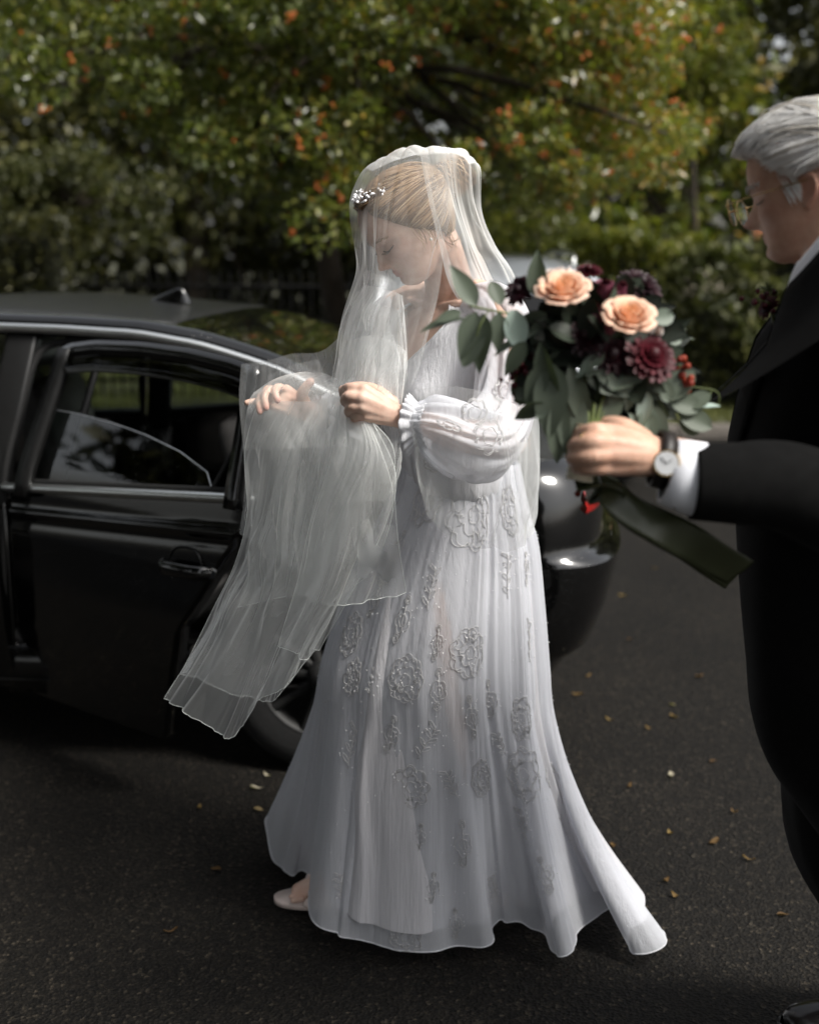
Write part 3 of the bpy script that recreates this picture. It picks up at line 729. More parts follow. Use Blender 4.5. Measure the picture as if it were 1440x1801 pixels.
obj('windscreen', MB().grid(Cg(np.array(rows))), M['glass'], car)
# B and A pillars, rubber seal round the opening
def pil(name, a, b, w, d, mat):
    a, b = C(*a), C(*b); ax = nrm(b - a); x = nrm(ES - ax * (ES @ ax)); y = np.cross(ax, x)
    obj(name, MB().box((a + b) / 2, (w, d, np.linalg.norm(b - a)), basis(x, y, ax), bev=.012), mat, car)
for T in (lambda t: t, lambda t: WID - t):
    pil('centre_pillar', (-1.93, T(.09), .84), (-1.84, T(.235), 1.345), .10, .05, M['plastic'])
    pil('front_pillar', (-3.42, T(.12), .92), (-2.95, T(.235), 1.27), .07, .06, M['plastic'])
    pil('lower_pillar', (-1.93, T(.10), .26), (-1.93, T(.10), .84), .13, .06, M['paint'])
seal = [C(-1.88, .085, .45), C(-1.88, .085, .86), C(-1.84, .16, 1.12), C(-1.80, .21, 1.27), C(-1.73, .235, 1.318), C(-1.55, .24, 1.322), C(-1.25, .24, 1.285), C(-1.05, .235, 1.215), C(-.93, .19, 1.10), C(-.90, .12, .98), C(-.97, .08, .84), C(-1.12, .075, .66), C(-1.32, .085, .46), C(-1.5, .09, .385), C(-1.8, .09, .385)]
obj('door_seal', MB().tube(cr(seal, 70, True)[np.r_[0:70, 0]], .013, 8), M['rubber'], car)
# far side windows: glass with dark frames
for (sa, sb, sc_, sd_) in ((-1.90, -.98, -1.80, -1.12), (-3.05, -2.0, -2.88, -1.94)):
    T = WID
    quad = [[[sa, T - .09, beltz(sa) + .02], [sb, T - .09, beltz(sb) + .02]], [[sc_, T - .215, cantz(sc_) - .05], [sd_, T - .215, cantz(sd_) - .05]]]
    g = Cg(loft(quad, 5, 6)); obj('side_window', MB().grid(g), M['glass'], car)
    obj('window_frame', MB().tube(np.concatenate([g[0], g[1:, -1], g[-1, ::-1][1:], g[::-1, 0][1:]]), .02, 6), M['plastic'], car)
# headlining, parcel shelf, seats
g = np.array([[[s, t, cantz(s) - .01] for t in np.linspace(.27, 1.53, 5)] for s in np.linspace(-3.0, -1.0, 8)]); obj('headlining', MB().grid(Cg(g)), M['lining'], car)
g = np.array([[[s, t, .98] for t in (.1, .9, 1.7)] for s in (-.95, -.7, -.45)]); obj('parcel_shelf', MB().grid(Cg(g)), M['lining'], car)
def seat(s, t, w, rear=False):
    tl = rotm(tuple(ET), R(-14)) @ basis(ES, ET, np.array([0, 0, 1.0]))
    up = tl[:, 2]; base = C(s, t, .52)
    st = obj('seat', MB().box(base + up * .28, (.13, w, .62), tl, bev=.05), M['leather'], car)
    obj('seat_cushion', MB().box(C(s - .25, t, .50), (.52, w, .15), basis(ES, ET, np.array([0, 0, 1.0])), bev=.05), M['leather'], st)
    for dy in ([0] if not rear else [-.38, .38]):
        hp = base + up * .72 + ET * dy
        obj('headrest', MB().box(hp, (.10, .27, .17), tl, bev=.045).tube([hp - up * .06 - ET * .07, hp - up * .16 - ET * .07], .007, 6).tube([hp - up * .06 + ET * .07, hp - up * .16 + ET * .07], .007, 6), M['leather'], st)
seat(-2.12, .48, .50); seat(-2.12, 1.32, .50); seat(-1.05, .9, 1.36, True)
# seat belt of the far rear place
obj('seat_belt', MB().tube([C(-1.12, 1.53, 1.16), C(-1.22, 1.46, .85), C(-1.3, 1.38, .58)], .022, 6, flat=.1), M['plastic'], car)
# shark fin aerial
rows = []
for q in np.linspace(0, 1, 8):
    L = .17 * (1 - q) ** .8 + .012; z = 1.41 + .055 * q; cs = -1.60 - .07 * q * 0 + .05 * q
    rows.append([[cs + math.cos(a) * L * .5, .9 + math.sin(a) * .022 * (1 - q * .8), z] for a in np.linspace(0, 2 * np.pi, 14, endpoint=False)])
g = Cg(np.array(rows)); mb = MB().grid(g, True); mb.f.append(tuple(range(7 * 14, 8 * 14))); obj('roof_aerial', mb, M['paint'], car)
# wheels
def wheel(s, t, sg):
    c = C(s, t, WR); prof_ = [(.205, -.10), (.255, -.112), (.30, -.108), (.318, -.085), (.325, -.04), (.325, .04), (.318, .085), (.30, .108), (.255, .112), (.205, .10)]
    th = np.linspace(0, 2 * np.pi, 40, endpoint=False)
    g = np.array([[c + ES * (r_ * math.cos(a)) + np.array([0, 0, r_ * math.sin(a)]) + ET * o for a in th] for r_, o in prof_])
    w = obj('wheel', MB().tube([c - ET * .04, c + ET * .04], [.06, .06], 14), M['plastic'], car)
    obj('tyre', MB().grid(g, True), M['rubber'], w)
    mb = MB(); g = np.array([[c + ES * (r_ * math.cos(a)) + np.array([0, 0, r_ * math.sin(a)]) + ET * o * sg for a in th] for r_, o in ((.207, .10), (.21, -.10), (.195, -.098), (.19, -.05), (.19, .10))]); mb.grid(g, True)
    for k in range(10):
        a = 2 * math.pi * k / 10; d = ES * math.cos(a) + np.array([0, 0, math.sin(a)])
        mb.tube([c + d * .045 - ET * .085 * sg, c + d * .12 - ET * .075 * sg, c + d * .195 - ET * .085 * sg], [.022, .015, .018], 6, flat=.6)
    mb.ell(c - ET * .085 * sg, (.05, .05, .05), None); obj('rim', mb, M['alloy'], w)
for s in (WS, -3.75):
    wheel(s, .15, 1); wheel(s, WID - .15, -1)
for far in (False, True):
    T = (lambda t: WID - t) if far else (lambda t: t)
    for s in (WS, -3.75):
        a = np.linspace(0, np.pi, 18); g = np.array([[[s + .38 * math.cos(q), T(t), WZ + .38 * math.sin(q)] for q in a] for t in (.03, .2, .4)])
        obj('wheel_arch', MB().grid(Cg(g)), M['plastic'], car)

# ------------------------------------------------------------------ the open rear door
H0 = np.array([-1.19, 3.555, 0]); DX = nrm(np.array([.76, -.56, 0])); DN = np.array([DX[1], -DX[0], 0])    # DN: outward, to the camera
if DN[1] > 0: DN = -DN
tumble = lambda z: -np.interp(z, [.2, .3, .45, .6, .75, .885, .96, 1.36], [.05, .035, .006, .0, .003, .016, .03, .165])
def D(a, z, o=0.0): return H0 + DX * a + DN * (tumble(z) + o) + np.array([0, 0, z])
door_belt = lambda a: .885 + .078 * (a / .94)
rear_edge = lambda z: float(np.interp(z, [.2, .56, .82, .90, .97], [.55, .68, .87, .925, .945]))
rows = []
for q in np.linspace(0, 1, 110):
    row = []
    for k in np.linspace(0, 1, 110):
        z = .20 + q * (door_belt(k * .94) - .20); a = -.055 + k * (rear_edge(z) + .055)
        crease = .010 * math.exp(-((z - (.815 + .06 * (a / .94))) / .014) ** 2) - .004 * math.exp(-((z - (.79 + .06 * (a / .94))) / .02) ** 2)
        flare = .016 * math.exp(-((z - .62) / .10) ** 2) * (a / .94)
        # recess behind the handle, left flat; a black disc paints its shade
        hx, hz = (a - .722) / .066, (z - .760) / .056
        cup = -.0 * math.exp(-(abs(hx) ** 3 + abs(hz) ** 3) * .9)
        row.append(D(a, z, crease + flare + cup))
    rows.append(row)
door = obj('rear_door', MB().grid(np.array(rows)), M['paint'], car); solid(door, .055, -1)
door['label'] = 'open rear door with half lowered window'
# handle: bar over a black disc that stands for the cup's shade
mb = MB(); hz = .757
pts = [D(.645, hz - .002, .006), D(.665, hz, .030), D(.70, hz + .002, .038), D(.76, hz + .004, .038), D(.80, hz + .004, .032), D(.822, hz + .002, .006)]
mb.tube(cr(pts, 22), .0205, 12, flat=.62); obj('door_handle', mb, M['paint'], door)
th = np.linspace(0, 2 * np.pi, 40)
ringp = [D(.722 + .064 * math.copysign(abs(math.cos(q)) ** .85, math.cos(q)), .760 + .056 * math.copysign(abs(math.sin(q)) ** .85, math.sin(q)), .003) for q in th]
hc = obj('cup_shade', MB().grid(np.array([[D(.722 + .064 * k * math.copysign(abs(math.cos(q)) ** .85, math.cos(q)), .760 + .056 * k * math.copysign(abs(math.sin(q)) ** .85, math.sin(q)), .001 - .006 * (1 - k * k)) for q in th[:-1]] for k in (.02, .4, .75, 1.0)]), True), M['rubber'], door)
obj('cup_edge', MB().tube(ringp, .0022, 6), M['paint'], hc)
# chrome waist strip with its end cap
pts = [D(a, door_belt(a) + .008, .012) for a in np.linspace(-.07, .952, 24)]
obj('chrome_strip', MB().tube(pts, .0145, 12, flat=.95), M['chrome'], door)
pts = [D(a, door_belt(a) + .026, .004) for a in np.linspace(.03, .93, 24)]
obj('window_seal', MB().tube(pts, .009, 6), M['rubber'], door)
# window frame: front post, top rail, rear post
topz = lambda a: float(np.interp(a, [.07, .14, .25, .45, .65, .80, .92], [1.292, 1.320, 1.334, 1.338, 1.330, 1.314, 1.290]))
FA = lambda z: float(np.interp(z, [.88, 1.36], [.005, .10]))      # front post leans back
RA = lambda z: float(np.interp(z, [.95, 1.34], [.945, .925]))
def strip(name, inner, outer, mat, th=.028, parent=None):
    g = np.array([inner, outer]); o = obj(name, MB().grid(g), mat, parent or door); solid(o, th, 1); return o
zz = np.linspace(.87, 1.306, 12)
strip('front_post', [D(FA(z) + .055, z, .008) for z in zz], [D(FA(z), z, .008) for z in zz], M['plastic'])
aa = np.linspace(.085, .93, 30)
strip('top_rail', [D(a, topz(a) - .040, .006) for a in aa], [D(a, topz(a), .006) for a in aa], M['paint'])
zz = np.linspace(.94, 1.294, 14)
strip('rear_post', [D(RA(z), z, .008) for z in zz], [D(RA(z) - .040, z, .008) for z in zz], M['paint'], .05)
strip('rear_post_trim', [D(RA(z) + .018, z, -.012) for z in zz], [D(RA(z) + .002, z, -.012) for z in zz], M['rubber'], .06)
# fixed rear corner: division bar and painted triangle
zz = np.linspace(.95, 1.325, 10)
g = np.array([[D(.800 + .085 * q, z, .002) for z, q in zip(np.linspace(.962, 1.14, 8), np.linspace(0, 1, 8))], [D(.905, z, .002) for z in np.linspace(.968, 1.16, 8)]])
o = obj('corner_panel', MB().grid(g), M['paint'], door); solid(o, .01, 1)
obj('division_bar', MB().tube([D(.798, .962, .006), D(.84, 1.05, .006), D(.885, 1.145, .006)], .006, 6), M['rubber'], door)
obj('inner_post', MB().tube([D(.16, .90, -.03), D(.18, 1.05, -.03), D(.205, 1.30, -.03)], .012, 6), M['plastic'], door)
# half lowered glass with a sloping top edge
tops = lambda a: float(np.interp(a, [.06, .12, .2, .35, .5, .65, .775, .80], [1.128, 1.128, 1.125, 1.113, 1.092, 1.06, 1.015, .97]))
rows = []
for a in np.linspace(.06, .795, 26):
    rows.append([D(a, .885 + .07 * a / .94 + (tops(a) - .885 - .07 * a / .94) * q, -.004) for q in np.linspace(0, 1, 10)])
gl = np.array(rows); obj('window_glass', MB().grid(gl[:, ::-1]), M['glass'], door)
obj('glass_edge', MB().tube(gl[:, -1], .0013, 5), M['silver'], door)
# smoked rain deflector along the top of the window
g = np.array([[D(a, topz(a) - .012 - .070 * q * min(1, (a - .09) / .05, (.925 - a) / .05 + .35), .016 + .022 * math.sin(q * 2.2)) for q in np.linspace(0, 1, 6)] for a in np.linspace(.10, .918, 30)])
wd_ = obj('rain_deflector', MB().grid(g), M['smoke'], door)
obj('deflector_edge', MB().tube([p_ for p_ in g[:, 1]], .0022, 5), M['chrome'], door)
# door inner card
rows = []
for q in np.linspace(0, 1, 8):
    z = .26 + q * (.88 - .26); rows.append([D(.04 + k * (rear_edge(z) - .09), z, -.075 - .02 * math.sin(q * 3)) for k in np.linspace(0, 1, 8)])
obj('door_card', MB().grid(np.array(rows)), M['lining'], door)

# ================================================================== silver car parked behind
def end_on_car():
    cx, cy = .50, 7.4
    t = thing('parked_car', 'silver car parked farther back whose pale roof shows beside the bride\'s shoulder', 'car', (cx, cy + 2, 0))
    secs = []  # (y from front face, half width fn rows of (halfwidth, z))
    ys = [0, .12, .4, 1.0, 1.9, 3.0, 3.7, 4.1]
    low = [[(.62, .32), (.74, .42), (.78, .60), (.74, .80), (.60, .86)], [(.74, .25), (.84, .42), (.86, .62), (.82, .84), (.66, .93)]]
    rows = []
    for y in ys:
        k = min(1, y / .12, (4.1 - y) / .12); k = max(k, .86)
        half = [(.80, .22), (.87, .40), (.89, .62), (.86, .84), (.80, .95)]
        r_ = [[-h * k, y, z] for h, z in half] + [[h * k, y, z] for h, z in half[::-1]]
        rows.append(r_)
    g = np.array(rows) + np.array([cx, cy, 0]); mb = MB().grid(g, False); mb.f.append(tuple(range(9, -1, -1))); mb.f.append(tuple(range(70, 80))); obj('body', mb, M['silver'], t)
    rows = []
    for y, z, h in ((.35, 1.30, .66), (.50, 1.50, .62), (.75, 1.555, .62), (1.4, 1.575, .62), (2.0, 1.55, .62), (2.6, 1.45, .61)):
        rows.append([[x * h, y, z - .05 * abs(x) ** 3.5] for x in np.linspace(-1, 1, 13)])
    g = np.array(rows) + np.array([cx, cy, 0]); ro = obj('roof', MB().grid(g), M['silver'], t); solid(ro, .03, -1)
    for sx in (-1, 1):
        obj('roof_bar', MB().tube(cr([[cx + sx * .56, cy + .5, 1.50], [cx + sx * .57, cy + .7, 1.575], [cx + sx * .57, cy + 2.0, 1.575], [cx + sx * .56, cy + 2.3, 1.50]], 16), .016, 6), M['chrome'], t)
        obj('roof_pillar', MB().tube([[cx + sx * .80, cy + .16, .95], [cx + sx * .67, cy + .40, 1.40]], .045, 6), M['silver'], t)
        g = np.array([[[cx + sx * .82, cy + .3 + 2.6 * q, .96] for q in np.linspace(0, 1, 6)], [[cx + sx * .66, cy + .5 + 2.0 * q, 1.46] for q in np.linspace(0, 1, 6)]]); obj('side_window', MB().grid(g), M['smoke'], t)
        obj('lamp', MB().ell((cx + sx * .70, cy + .01, .78), (.10, .03, .07)), M['smoke'], t)
        for y in (.8, 3.4): obj('wheel', MB().tube([[cx + sx * .70, cy + y, .32], [cx + sx * .88, cy + y, .32]], .32, 24), M['rubber'], t)
    g = np.array([[[cx + x * .76, cy + .10, .96] for x in np.linspace(-1, 1, 7)], [[cx + x * .64, cy + .33, 1.32] for x in np.linspace(-1, 1, 7)]]); obj('tailgate_window', MB().grid(g), M['smoke'], t)
    g = np.array([[[cx + x * .80, cy + 2.9, .96] for x in np.linspace(-1, 1, 7)], [[cx + x * .61, cy + 2.6, 1.43] for x in np.linspace(-1, 1, 7)]]); obj('windscreen', MB().grid(g), M['smoke'], t)
end_on_car()
# ================================================================== people: shared builders
def rnoise(x, seed, n, periodic=True):
    """smooth random curve with n bumps over 0..1"""
    r = np.random.default_rng(seed); k = r.normal(size=n); x = np.mod(np.asarray(x, float), 1.0) * n; i = np.floor(x).astype(int); t = x - i
    a, b, c, d = k[(i - 1) % n], k[i % n], k[(i + 1) % n], k[(i + 2) % n]
    return 0.5 * (2 * b + (c - a) * t + (2 * a - 5 * b + 4 * c - d) * t ** 2 + (3 * b - a - 3 * c + d) * t ** 3)
def head_surface(male, nphi=72, nz=86):
    """head in units of its own height: x forward, y to its left, z up from the chin"""
    zt = [0, .03, .07, .12, .17, .22, .27, .33, .40, .47, .54, .62, .70, .78, .85, .91, .955, .985, 1.0]
    xf = [.27, .33, .365, .375, .372, .378, .382, .390, .394, .396, .412, .424, .422, .402, .362, .295, .205, .10, .0]
    xb = [.10, .05, -.01, -.08, -.15, -.22, -.285, -.335, -.375, -.405, -.430, -.448, -.452, -.440, -.405, -.345, -.265, -.16, -.06]
    ww = [.055, .11, .155, .200, .232, .255, .272, .292, .312, .325, .334, .343, .345, .332, .300, .250, .182, .10, .02]
    if male: ww = [w * 1.05 + (.015 if z < .3 else 0) for w, z in zip(ww, zt)]; xf[0:4] = [.29, .35, .385, .39]
    zz = np.concatenate([np.linspace(0, .62, int(nz * .72), endpoint=False), np.linspace(.62, 1.0, nz - int(nz * .72))])
    XF, XB, WW = (np.interp(zz, zt, q) for q in (xf, xb, ww))
    k = np.ones(5) / 5
    for q in (XF, XB, WW): q[2:-2] = np.convolve(q, k, 'valid')
    ph = np.linspace(0, 2 * np.pi, nphi, endpoint=False); ph = ph + .35 * np.sin(2 * ph) * 0 - .0 * ph
    c, s = np.cos(ph), np.sin(ph)
    g = np.zeros((len(zz), nphi, 3)); xc = (XF * .35 + XB * .65)
    ex = 2 / 2.35
    X = np.sign(c) * np.abs(c) ** ex; Yy = np.sign(s) * np.abs(s) ** ex
    g[..., 0] = xc[:, None] + np.where(c >= 0, (XF - xc)[:, None], (xc - XB)[:, None]) * X
    g[..., 1] = WW[:, None] * Yy; g[..., 2] = zz[:, None]
    x, y, z = g[..., 0], g[..., 1], g[..., 2]
    fr = np.clip((x - .12) / .15, 0, 1)
    G2 = lambda y0, z0, sy, sz: np.exp(-((np.abs(y) - y0) / sy) ** 2 - ((z - z0) / sz) ** 2)
    nl = 1.22 if male else 1.0
    N = np.interp(z, [.27, .292, .31, .335, .36, .40, .45, .49, .53], [0, .030, .085, .118, .112, .080, .048, .022, 0]) * nl
    sg = np.interp(z, [.29, .33, .37, .45, .53], [.060, .058, .044, .034, .05])
    dx = N * np.exp(-(np.abs(y) / sg) ** 2.4)
    dx += .016 * G2(.052, .315, .022, .025) * nl                                        # nostril wings
    dx += (.026 * np.exp(-((z - .232) / .016) ** 2) + .026 * np.exp(-((z - .190) / .017) ** 2) - .012 * np.exp(-((z - .211) / .006) ** 2)) * np.exp(-(y / .085) ** 4)
    dx += -.012 * np.exp(-((z - .155) / .018) ** 2) * np.exp(-(y / .10) ** 2) + .014 * np.exp(-((z - .095) / .035) ** 2) * np.exp(-(y / .09) ** 2)
    dx += -.052 * G2(.150, .488, .085, .048) + .040 * G2(.158, .484, .050, .032) + .012 * np.exp(-((z - .548) / .022) ** 2) * np.exp(-((np.abs(y) - .15) / .12) ** 2) * (1.6 if male else 1)
    dx += .014 * G2(.215, .385, .07, .05) - (.012 * G2(.20, .27, .06, .06)) - (.010 * np.exp(-((np.abs(y) - .085 - (.31 - z) * .4) / .016) ** 2) * np.exp(-((z - .265) / .045) ** 2) if male else 0)
    g[..., 0] += dx * fr
    return g
def head_close(g):
    v, f = gridmesh(g, True); n = g.shape[1]; L = len(v)
    return v, f + [tuple(range(n - 1, -1, -1)), tuple(range(L - n, L))]
class Head:
    def __init__(s, h, chin, yaw, pitch, male, roll=0.0):
        f0 = np.array([-math.cos(yaw), -math.sin(yaw), 0.0]); up = np.array([0, 0, 1.0])
        F = math.cos(pitch) * f0 - math.sin(pitch) * up; U = math.sin(pitch) * f0 + math.cos(pitch) * up
        L = np.cross(U, F)
        if roll: L, U = math.cos(roll) * L + math.sin(roll) * U, math.cos(roll) * U - math.sin(roll) * L
        s.h = h; s.B = basis(F, L, U); s.g = head_surface(male); s.o = np.asarray(chin) - s.B @ (np.array([.375, 0, .06]) * h)
    def w(s, p): return s.o + (np.asarray(p, float) * s.h) @ s.B.T
    def loc(s, p): return ((np.asarray(p) - s.o) @ s.B) / s.h
    def surf(s, phi, z, off=0.0):
        """point on the head at angle phi (0 front, + her left) and height z, lifted by off"""
        zz = s.g[:, 0, 2]; n = s.g.shape[1]; i = np.interp(z, zz, np.arange(len(zz))); j = (phi / (2 * np.pi) % 1) * n
        i0 = int(min(i, len(zz) - 2)); j0 = int(j) % n; j1 = (j0 + 1) % n; a, b = i - i0, j - int(j)
        p = (s.g[i0, j0] * (1 - b) + s.g[i0, j1] * b) * (1 - a) + (s.g[i0 + 1, j0] * (1 - b) + s.g[i0 + 1, j1] * b) * a
        c = np.array([-.06, 0, .58]); d = p - c
        return p + nrm(d) * off
def ear(mb, H, side=1, k=1.0):
    def q(x, y, z): return H.w([x, side * y, z])
    c = np.array([-.03, .335, .44])
    hel = [(-.005, .33, .365), (-.045, .352, .37), (-.088, .372, .41), (-.108, .385, .47), (-.095, .385, .525), (-.055, .372, .545), (-.012, .348, .53), (.012, .335, .49)]
    mb.tube(cr([q(*p) for p in hel], 22), .017 * H.h * k, 7)
    ah = [(-.03, .345, .385), (-.06, .357, .42), (-.07, .362, .47), (-.05, .357, .50)]
    mb.tube(cr([q(*p) for p in ah], 12), .013 * H.h, 6)
    mb.ell(q(-.012, .335, .355), (.026 * H.h, .02 * H.h, .036 * H.h), H.B)
    v, f = ellipsoid((0, 0, 0), (.062 * H.h, .014 * H.h, .095 * H.h)); v = v @ rotm((0, 0, 1), -side * .42).T @ H.B.T
    mb.add(v + q(-.045, .337, .455), f)
def set_red(me, co, fields):
    """how red the skin is, a property of the skin itself: list of (centre, radius, amount)"""
    a = np.zeros(len(co))
    for c, r_, k in fields: a = np.maximum(a, k * np.exp(-(np.linalg.norm((co - np.asarray(c)), axis=1) / r_) ** 2 * 1.2))
    me.attributes.new('red', 'FLOAT', 'POINT').data.foreach_set('value', a.astype(np.float32))
def finger(mb, pts, r0, r1):
    pts = cr(pts, 14); mb.tube(pts, np.linspace(r0, r1, 14), 10)
def strands(mb, curves, r_, n=9, seed=0, a=None, sides=4):
    rr = np.random.default_rng(seed)
    for c in curves:
        t = np.linspace(0, 1, n); q = cr(c, n); tone = rr.uniform(0, 1) if a is None else np.clip(a + rr.normal() * .2, 0, 1)
        mb.tube(q, r_ * rr.uniform(.6, 1.3) * np.minimum(1, np.minimum(t * 6 + .3, (1 - t) * 5 + .12)), sides, caps=False, a=tone)

# ================================================================== the bride
BY = 2.60
bride = thing('person', 'woman in white embroidered gown and tulle veil, head bowed, beside the open car door', 'person', (.08, 2.62, 0))
HB = Head(.217, P(714, 503, 2.52), R(17), R(37), False)
TF = nrm(np.array([-.80, -.60, 0])); TL = np.array([.60, -.80, 0]); UZ = np.array([0, 0, 1.0])
CN = P(793, 512, 2.64); WC = P(796, 850, 2.66)
SLp = P(880, 548, 2.50); SRp = P(700, 545, 2.77)
def torso_row(z, c, a, b, n=40, ex=2.2, sq=0.0):
    th = np.linspace(0, 2 * np.pi, n, endpoint=False)
    x = np.sign(np.cos(th)) * np.abs(np.cos(th)) ** (2 / ex); y = np.sign(np.sin(th)) * np.abs(np.sin(th)) ** (2 / ex)
    return np.array([c[0], c[1], z]) + x[:, None] * TF * b + y[:, None] * TL * a
zn, zw = CN[2], WC[2]
def tc(z): k = (zn - z) / (zn - zw); return CN + (WC - CN) * k + TF * .02 * math.sin(min(max(k, 0), 1) * math.pi)
torso_tab = [(zn + .015, .050, .052), (zn - .01, .062, .058), (zn - .035, .105, .070), (zn - .06, .150, .080), (zn - .10, .170, .094), (zn - .16, .165, .108), (zn - .22, .155, .120), (zn - .28, .142, .112), (zn - .34, .130, .100), (zw, .122, .095)]
bust = lambda th, z: .032 * math.exp(-((z - (zn - .23)) / .065) ** 2) * (math.exp(-((th - .52) / .34) ** 2) + math.exp(-((th + .52) / .34) ** 2))
def torso_grid(off, rows=torso_tab, n=64):
    out = []
    for z, a, b in rows:
        r_ = torso_row(z, tc(z), a + off, b + off, n); th = np.linspace(0, 2 * np.pi, n, endpoint=False); th = np.where(th > np.pi, th - 2 * np.pi, th)
        for k in range(n): r_[k] += TF * bust(th[k], z)
        out.append(r_)
    return cr(np.array(out), 46)
mb = MB()
v, f = head_close(HB.g); mb.add(HB.w(v), f)
nk0 = HB.w([-.10, 0, .20]); mb.tube(cr([HB.w([-.09, 0, .32]), nk0, (nk0 + CN) / 2 + TF * -.004, CN + UZ * -.02, CN + UZ * -.09], 14), np.array([.052, .052, .051, .050, .050, .049, .049, .050, .051, .053, .056, .060, .064, .066]), 18)
g = torso_grid(-.010); v, f = gridmesh(g, True); n_ = g.shape[1]; f = f + [tuple(range(n_ - 1, -1, -1)), tuple(range(len(v) - n_, len(v)))]; mb.add(v, f)
mb.tube(cr([CN + UZ * -.035, (CN + SLp) / 2 + UZ * .005, SLp], 8), np.linspace(.042, .044, 8), 12); mb.tube(cr([CN + UZ * -.035, (CN + SRp) / 2 + UZ * .005, SRp], 8), np.linspace(.042, .044, 8), 12)
for sx in (1, -1):                                                                      # collar bones
    mb.tube(cr([CN + TF * .052 + TL * sx * .012 + UZ * -.035, CN + TF * .05 + TL * sx * .08 + UZ * -.022, CN + TL * sx * .14 + TF * .012 + UZ * -.025], 10), .0085, 6)
# hips, legs, feet
HC = np.array([WC[0], WC[1], 0]);
mb.tube([WC + UZ * .03, HC + UZ * (zw - .12), HC + UZ * (zw - .22)], [.080, .098, .098], 20)
RF = G(566, 1572, .03); LF = np.array([.17, 2.70, .03])
RK = np.array([-.06, 2.66, .50]); LK = np.array([.16, 2.66, .50])
mb.tube(cr([HC + TF * .01 - TL * .06 + UZ * .90, RK, RF + UZ * .10 + np.array([.06, .02, 0])], 20), np.interp(np.linspace(0, 1, 20), [0, .45, .55, .7, 1], [.072, .056, .055, .052, .034]), 14)
mb.tube(cr([HC + TL * .05 + UZ * .92, P(778, 1080, 2.55), P(800, 1235, 2.525), P(818, 1370, 2.56), LF + UZ * .10 + np.array([.05, .02, 0])], 20), np.interp(np.linspace(0, 1, 20), [0, .45, .55, .7, 1], [.072, .056, .055, .052, .034]), 14)
for fp in (RF, LF):
    mb.tube(cr([fp + [.075, .02, .075], fp + [.03, .005, .045], fp + [-.03, -.012, .022], fp + [-.055, -.018, .016]], 10), np.linspace(.032, .02, 10), 12, flat=1.3)
    for k in range(5):
        o = np.array([-.05 + .006 * abs(k - 1), -.05 + .018 * k, .015]); mb.tube([fp + o, fp + o + [-.022, -.004, -.003]], [.0085, .0075], 8)
# camera-side arm: elbow bent, hand pinching the veil
EL = P(892, 775, 2.40); WRl = P(716, 738, 2.27)
mb.tube(cr([SLp, (SLp + EL) / 2 + TL * .012, EL], 14), np.linspace(.046, .036, 14), 14); mb.tube(cr([EL, EL * .5 + WRl * .5 + UZ * -.008, WRl], 14), np.linspace(.040, .0255, 14), 14)
def Q(px, py, Y): return P(px, py, Y)
kn = [Q(640, 686, 2.245), Q(636, 700, 2.235), Q(638, 716, 2.235), Q(645, 731, 2.24)]     # knuckles
for k_, rr_ in zip(kn, (.0135, .014, .0135, .0125)): mb.tube(cr([WRl + (k_ - WRl) * .02, WRl + (k_ - WRl) * .5 + np.array([0, -.004, 0]), k_], 8), np.linspace(.0185, rr_, 8), 10)
mb.ell((WRl + kn[1] + kn[2]) / 3 + np.array([0, .010, 0]), (.035, .016, .027), basis(nrm(kn[1] - WRl), np.array([0, 1.0, 0]), np.array([0, 0, 1.0])))
finger(mb, [kn[0], Q(615, 681, 2.255), Q(604, 687, 2.285), Q(603, 694, 2.305)], .0108, .0080)
finger(mb, [kn[1], Q(612, 697, 2.24), Q(606, 706, 2.275), Q(618, 712, 2.30)], .0112, .0085)
finger(mb, [kn[2], Q(617, 716, 2.24), Q(613, 726, 2.275), Q(626, 728, 2.30)], .0108, .0082)
finger(mb, [kn[3], Q(628, 733, 2.245), Q(624, 741, 2.275), Q(636, 742, 2.295)], .0098, .0072)
finger(mb, [Q(690, 708, 2.28), Q(660, 686, 2.285), Q(628, 680, 2.29), Q(602, 685, 2.30)], .0140, .0088)
# far arm reaching forward, palm towards the camera, thumb up
ER = P(640, 735, 2.78); WRr = P(550, 729, 2.50)
mb.tube(cr([SRp, (SRp + ER) / 2, ER], 12), np.linspace(.046, .036, 12), 14); mb.tube(cr([ER, (ER + WRr) / 2, WRr], 12), np.linspace(.040, .0255, 12), 14)
kr = [Q(503, 686, 2.475), Q(494, 694, 2.465), Q(487, 703, 2.46), Q(482, 713, 2.46)]
for k_, rr_ in zip(kr, (.013, .0135, .013, .012)): mb.tube(cr([WRr, WRr * .5 + k_ * .5 + np.array([0, .004, 0]), k_], 8), np.linspace(.019, rr_, 8), 10)
mb.ell(WRr * .45 + (kr[1] + kr[2]) * .275 + np.array([0, .006, 0]), (.036, .015, .025), basis(nrm(kr[1] - WRr), nrm(np.cross(UZ, kr[1] - WRr)), UZ))
finger(mb, [kr[0], Q(489, 681, 2.440), Q(484, 690, 2.415), Q(488, 704, 2.405)], .0100, .0072)
finger(mb, [kr[1], Q(473, 684, 2.435), Q(465, 697, 2.41), Q(468, 717, 2.40)], .0104, .0074)
finger(mb, [kr[2], Q(465, 694, 2.435), Q(455, 706, 2.412), Q(457, 724, 2.402)], .0100, .0072)
finger(mb, [kr[3], Q(462, 707, 2.445), Q(446, 706, 2.435), Q(434, 708, 2.43)], .0092, .0066)
finger(mb, [Q(538, 716, 2.475), Q(531, 696, 2.455), Q(537, 682, 2.445), Q(546, 671, 2.44)], .0150, .0092)
me, co = remeshed('body', mb, .0030, 3, .45)
hx = lambda p: HB.w(p)
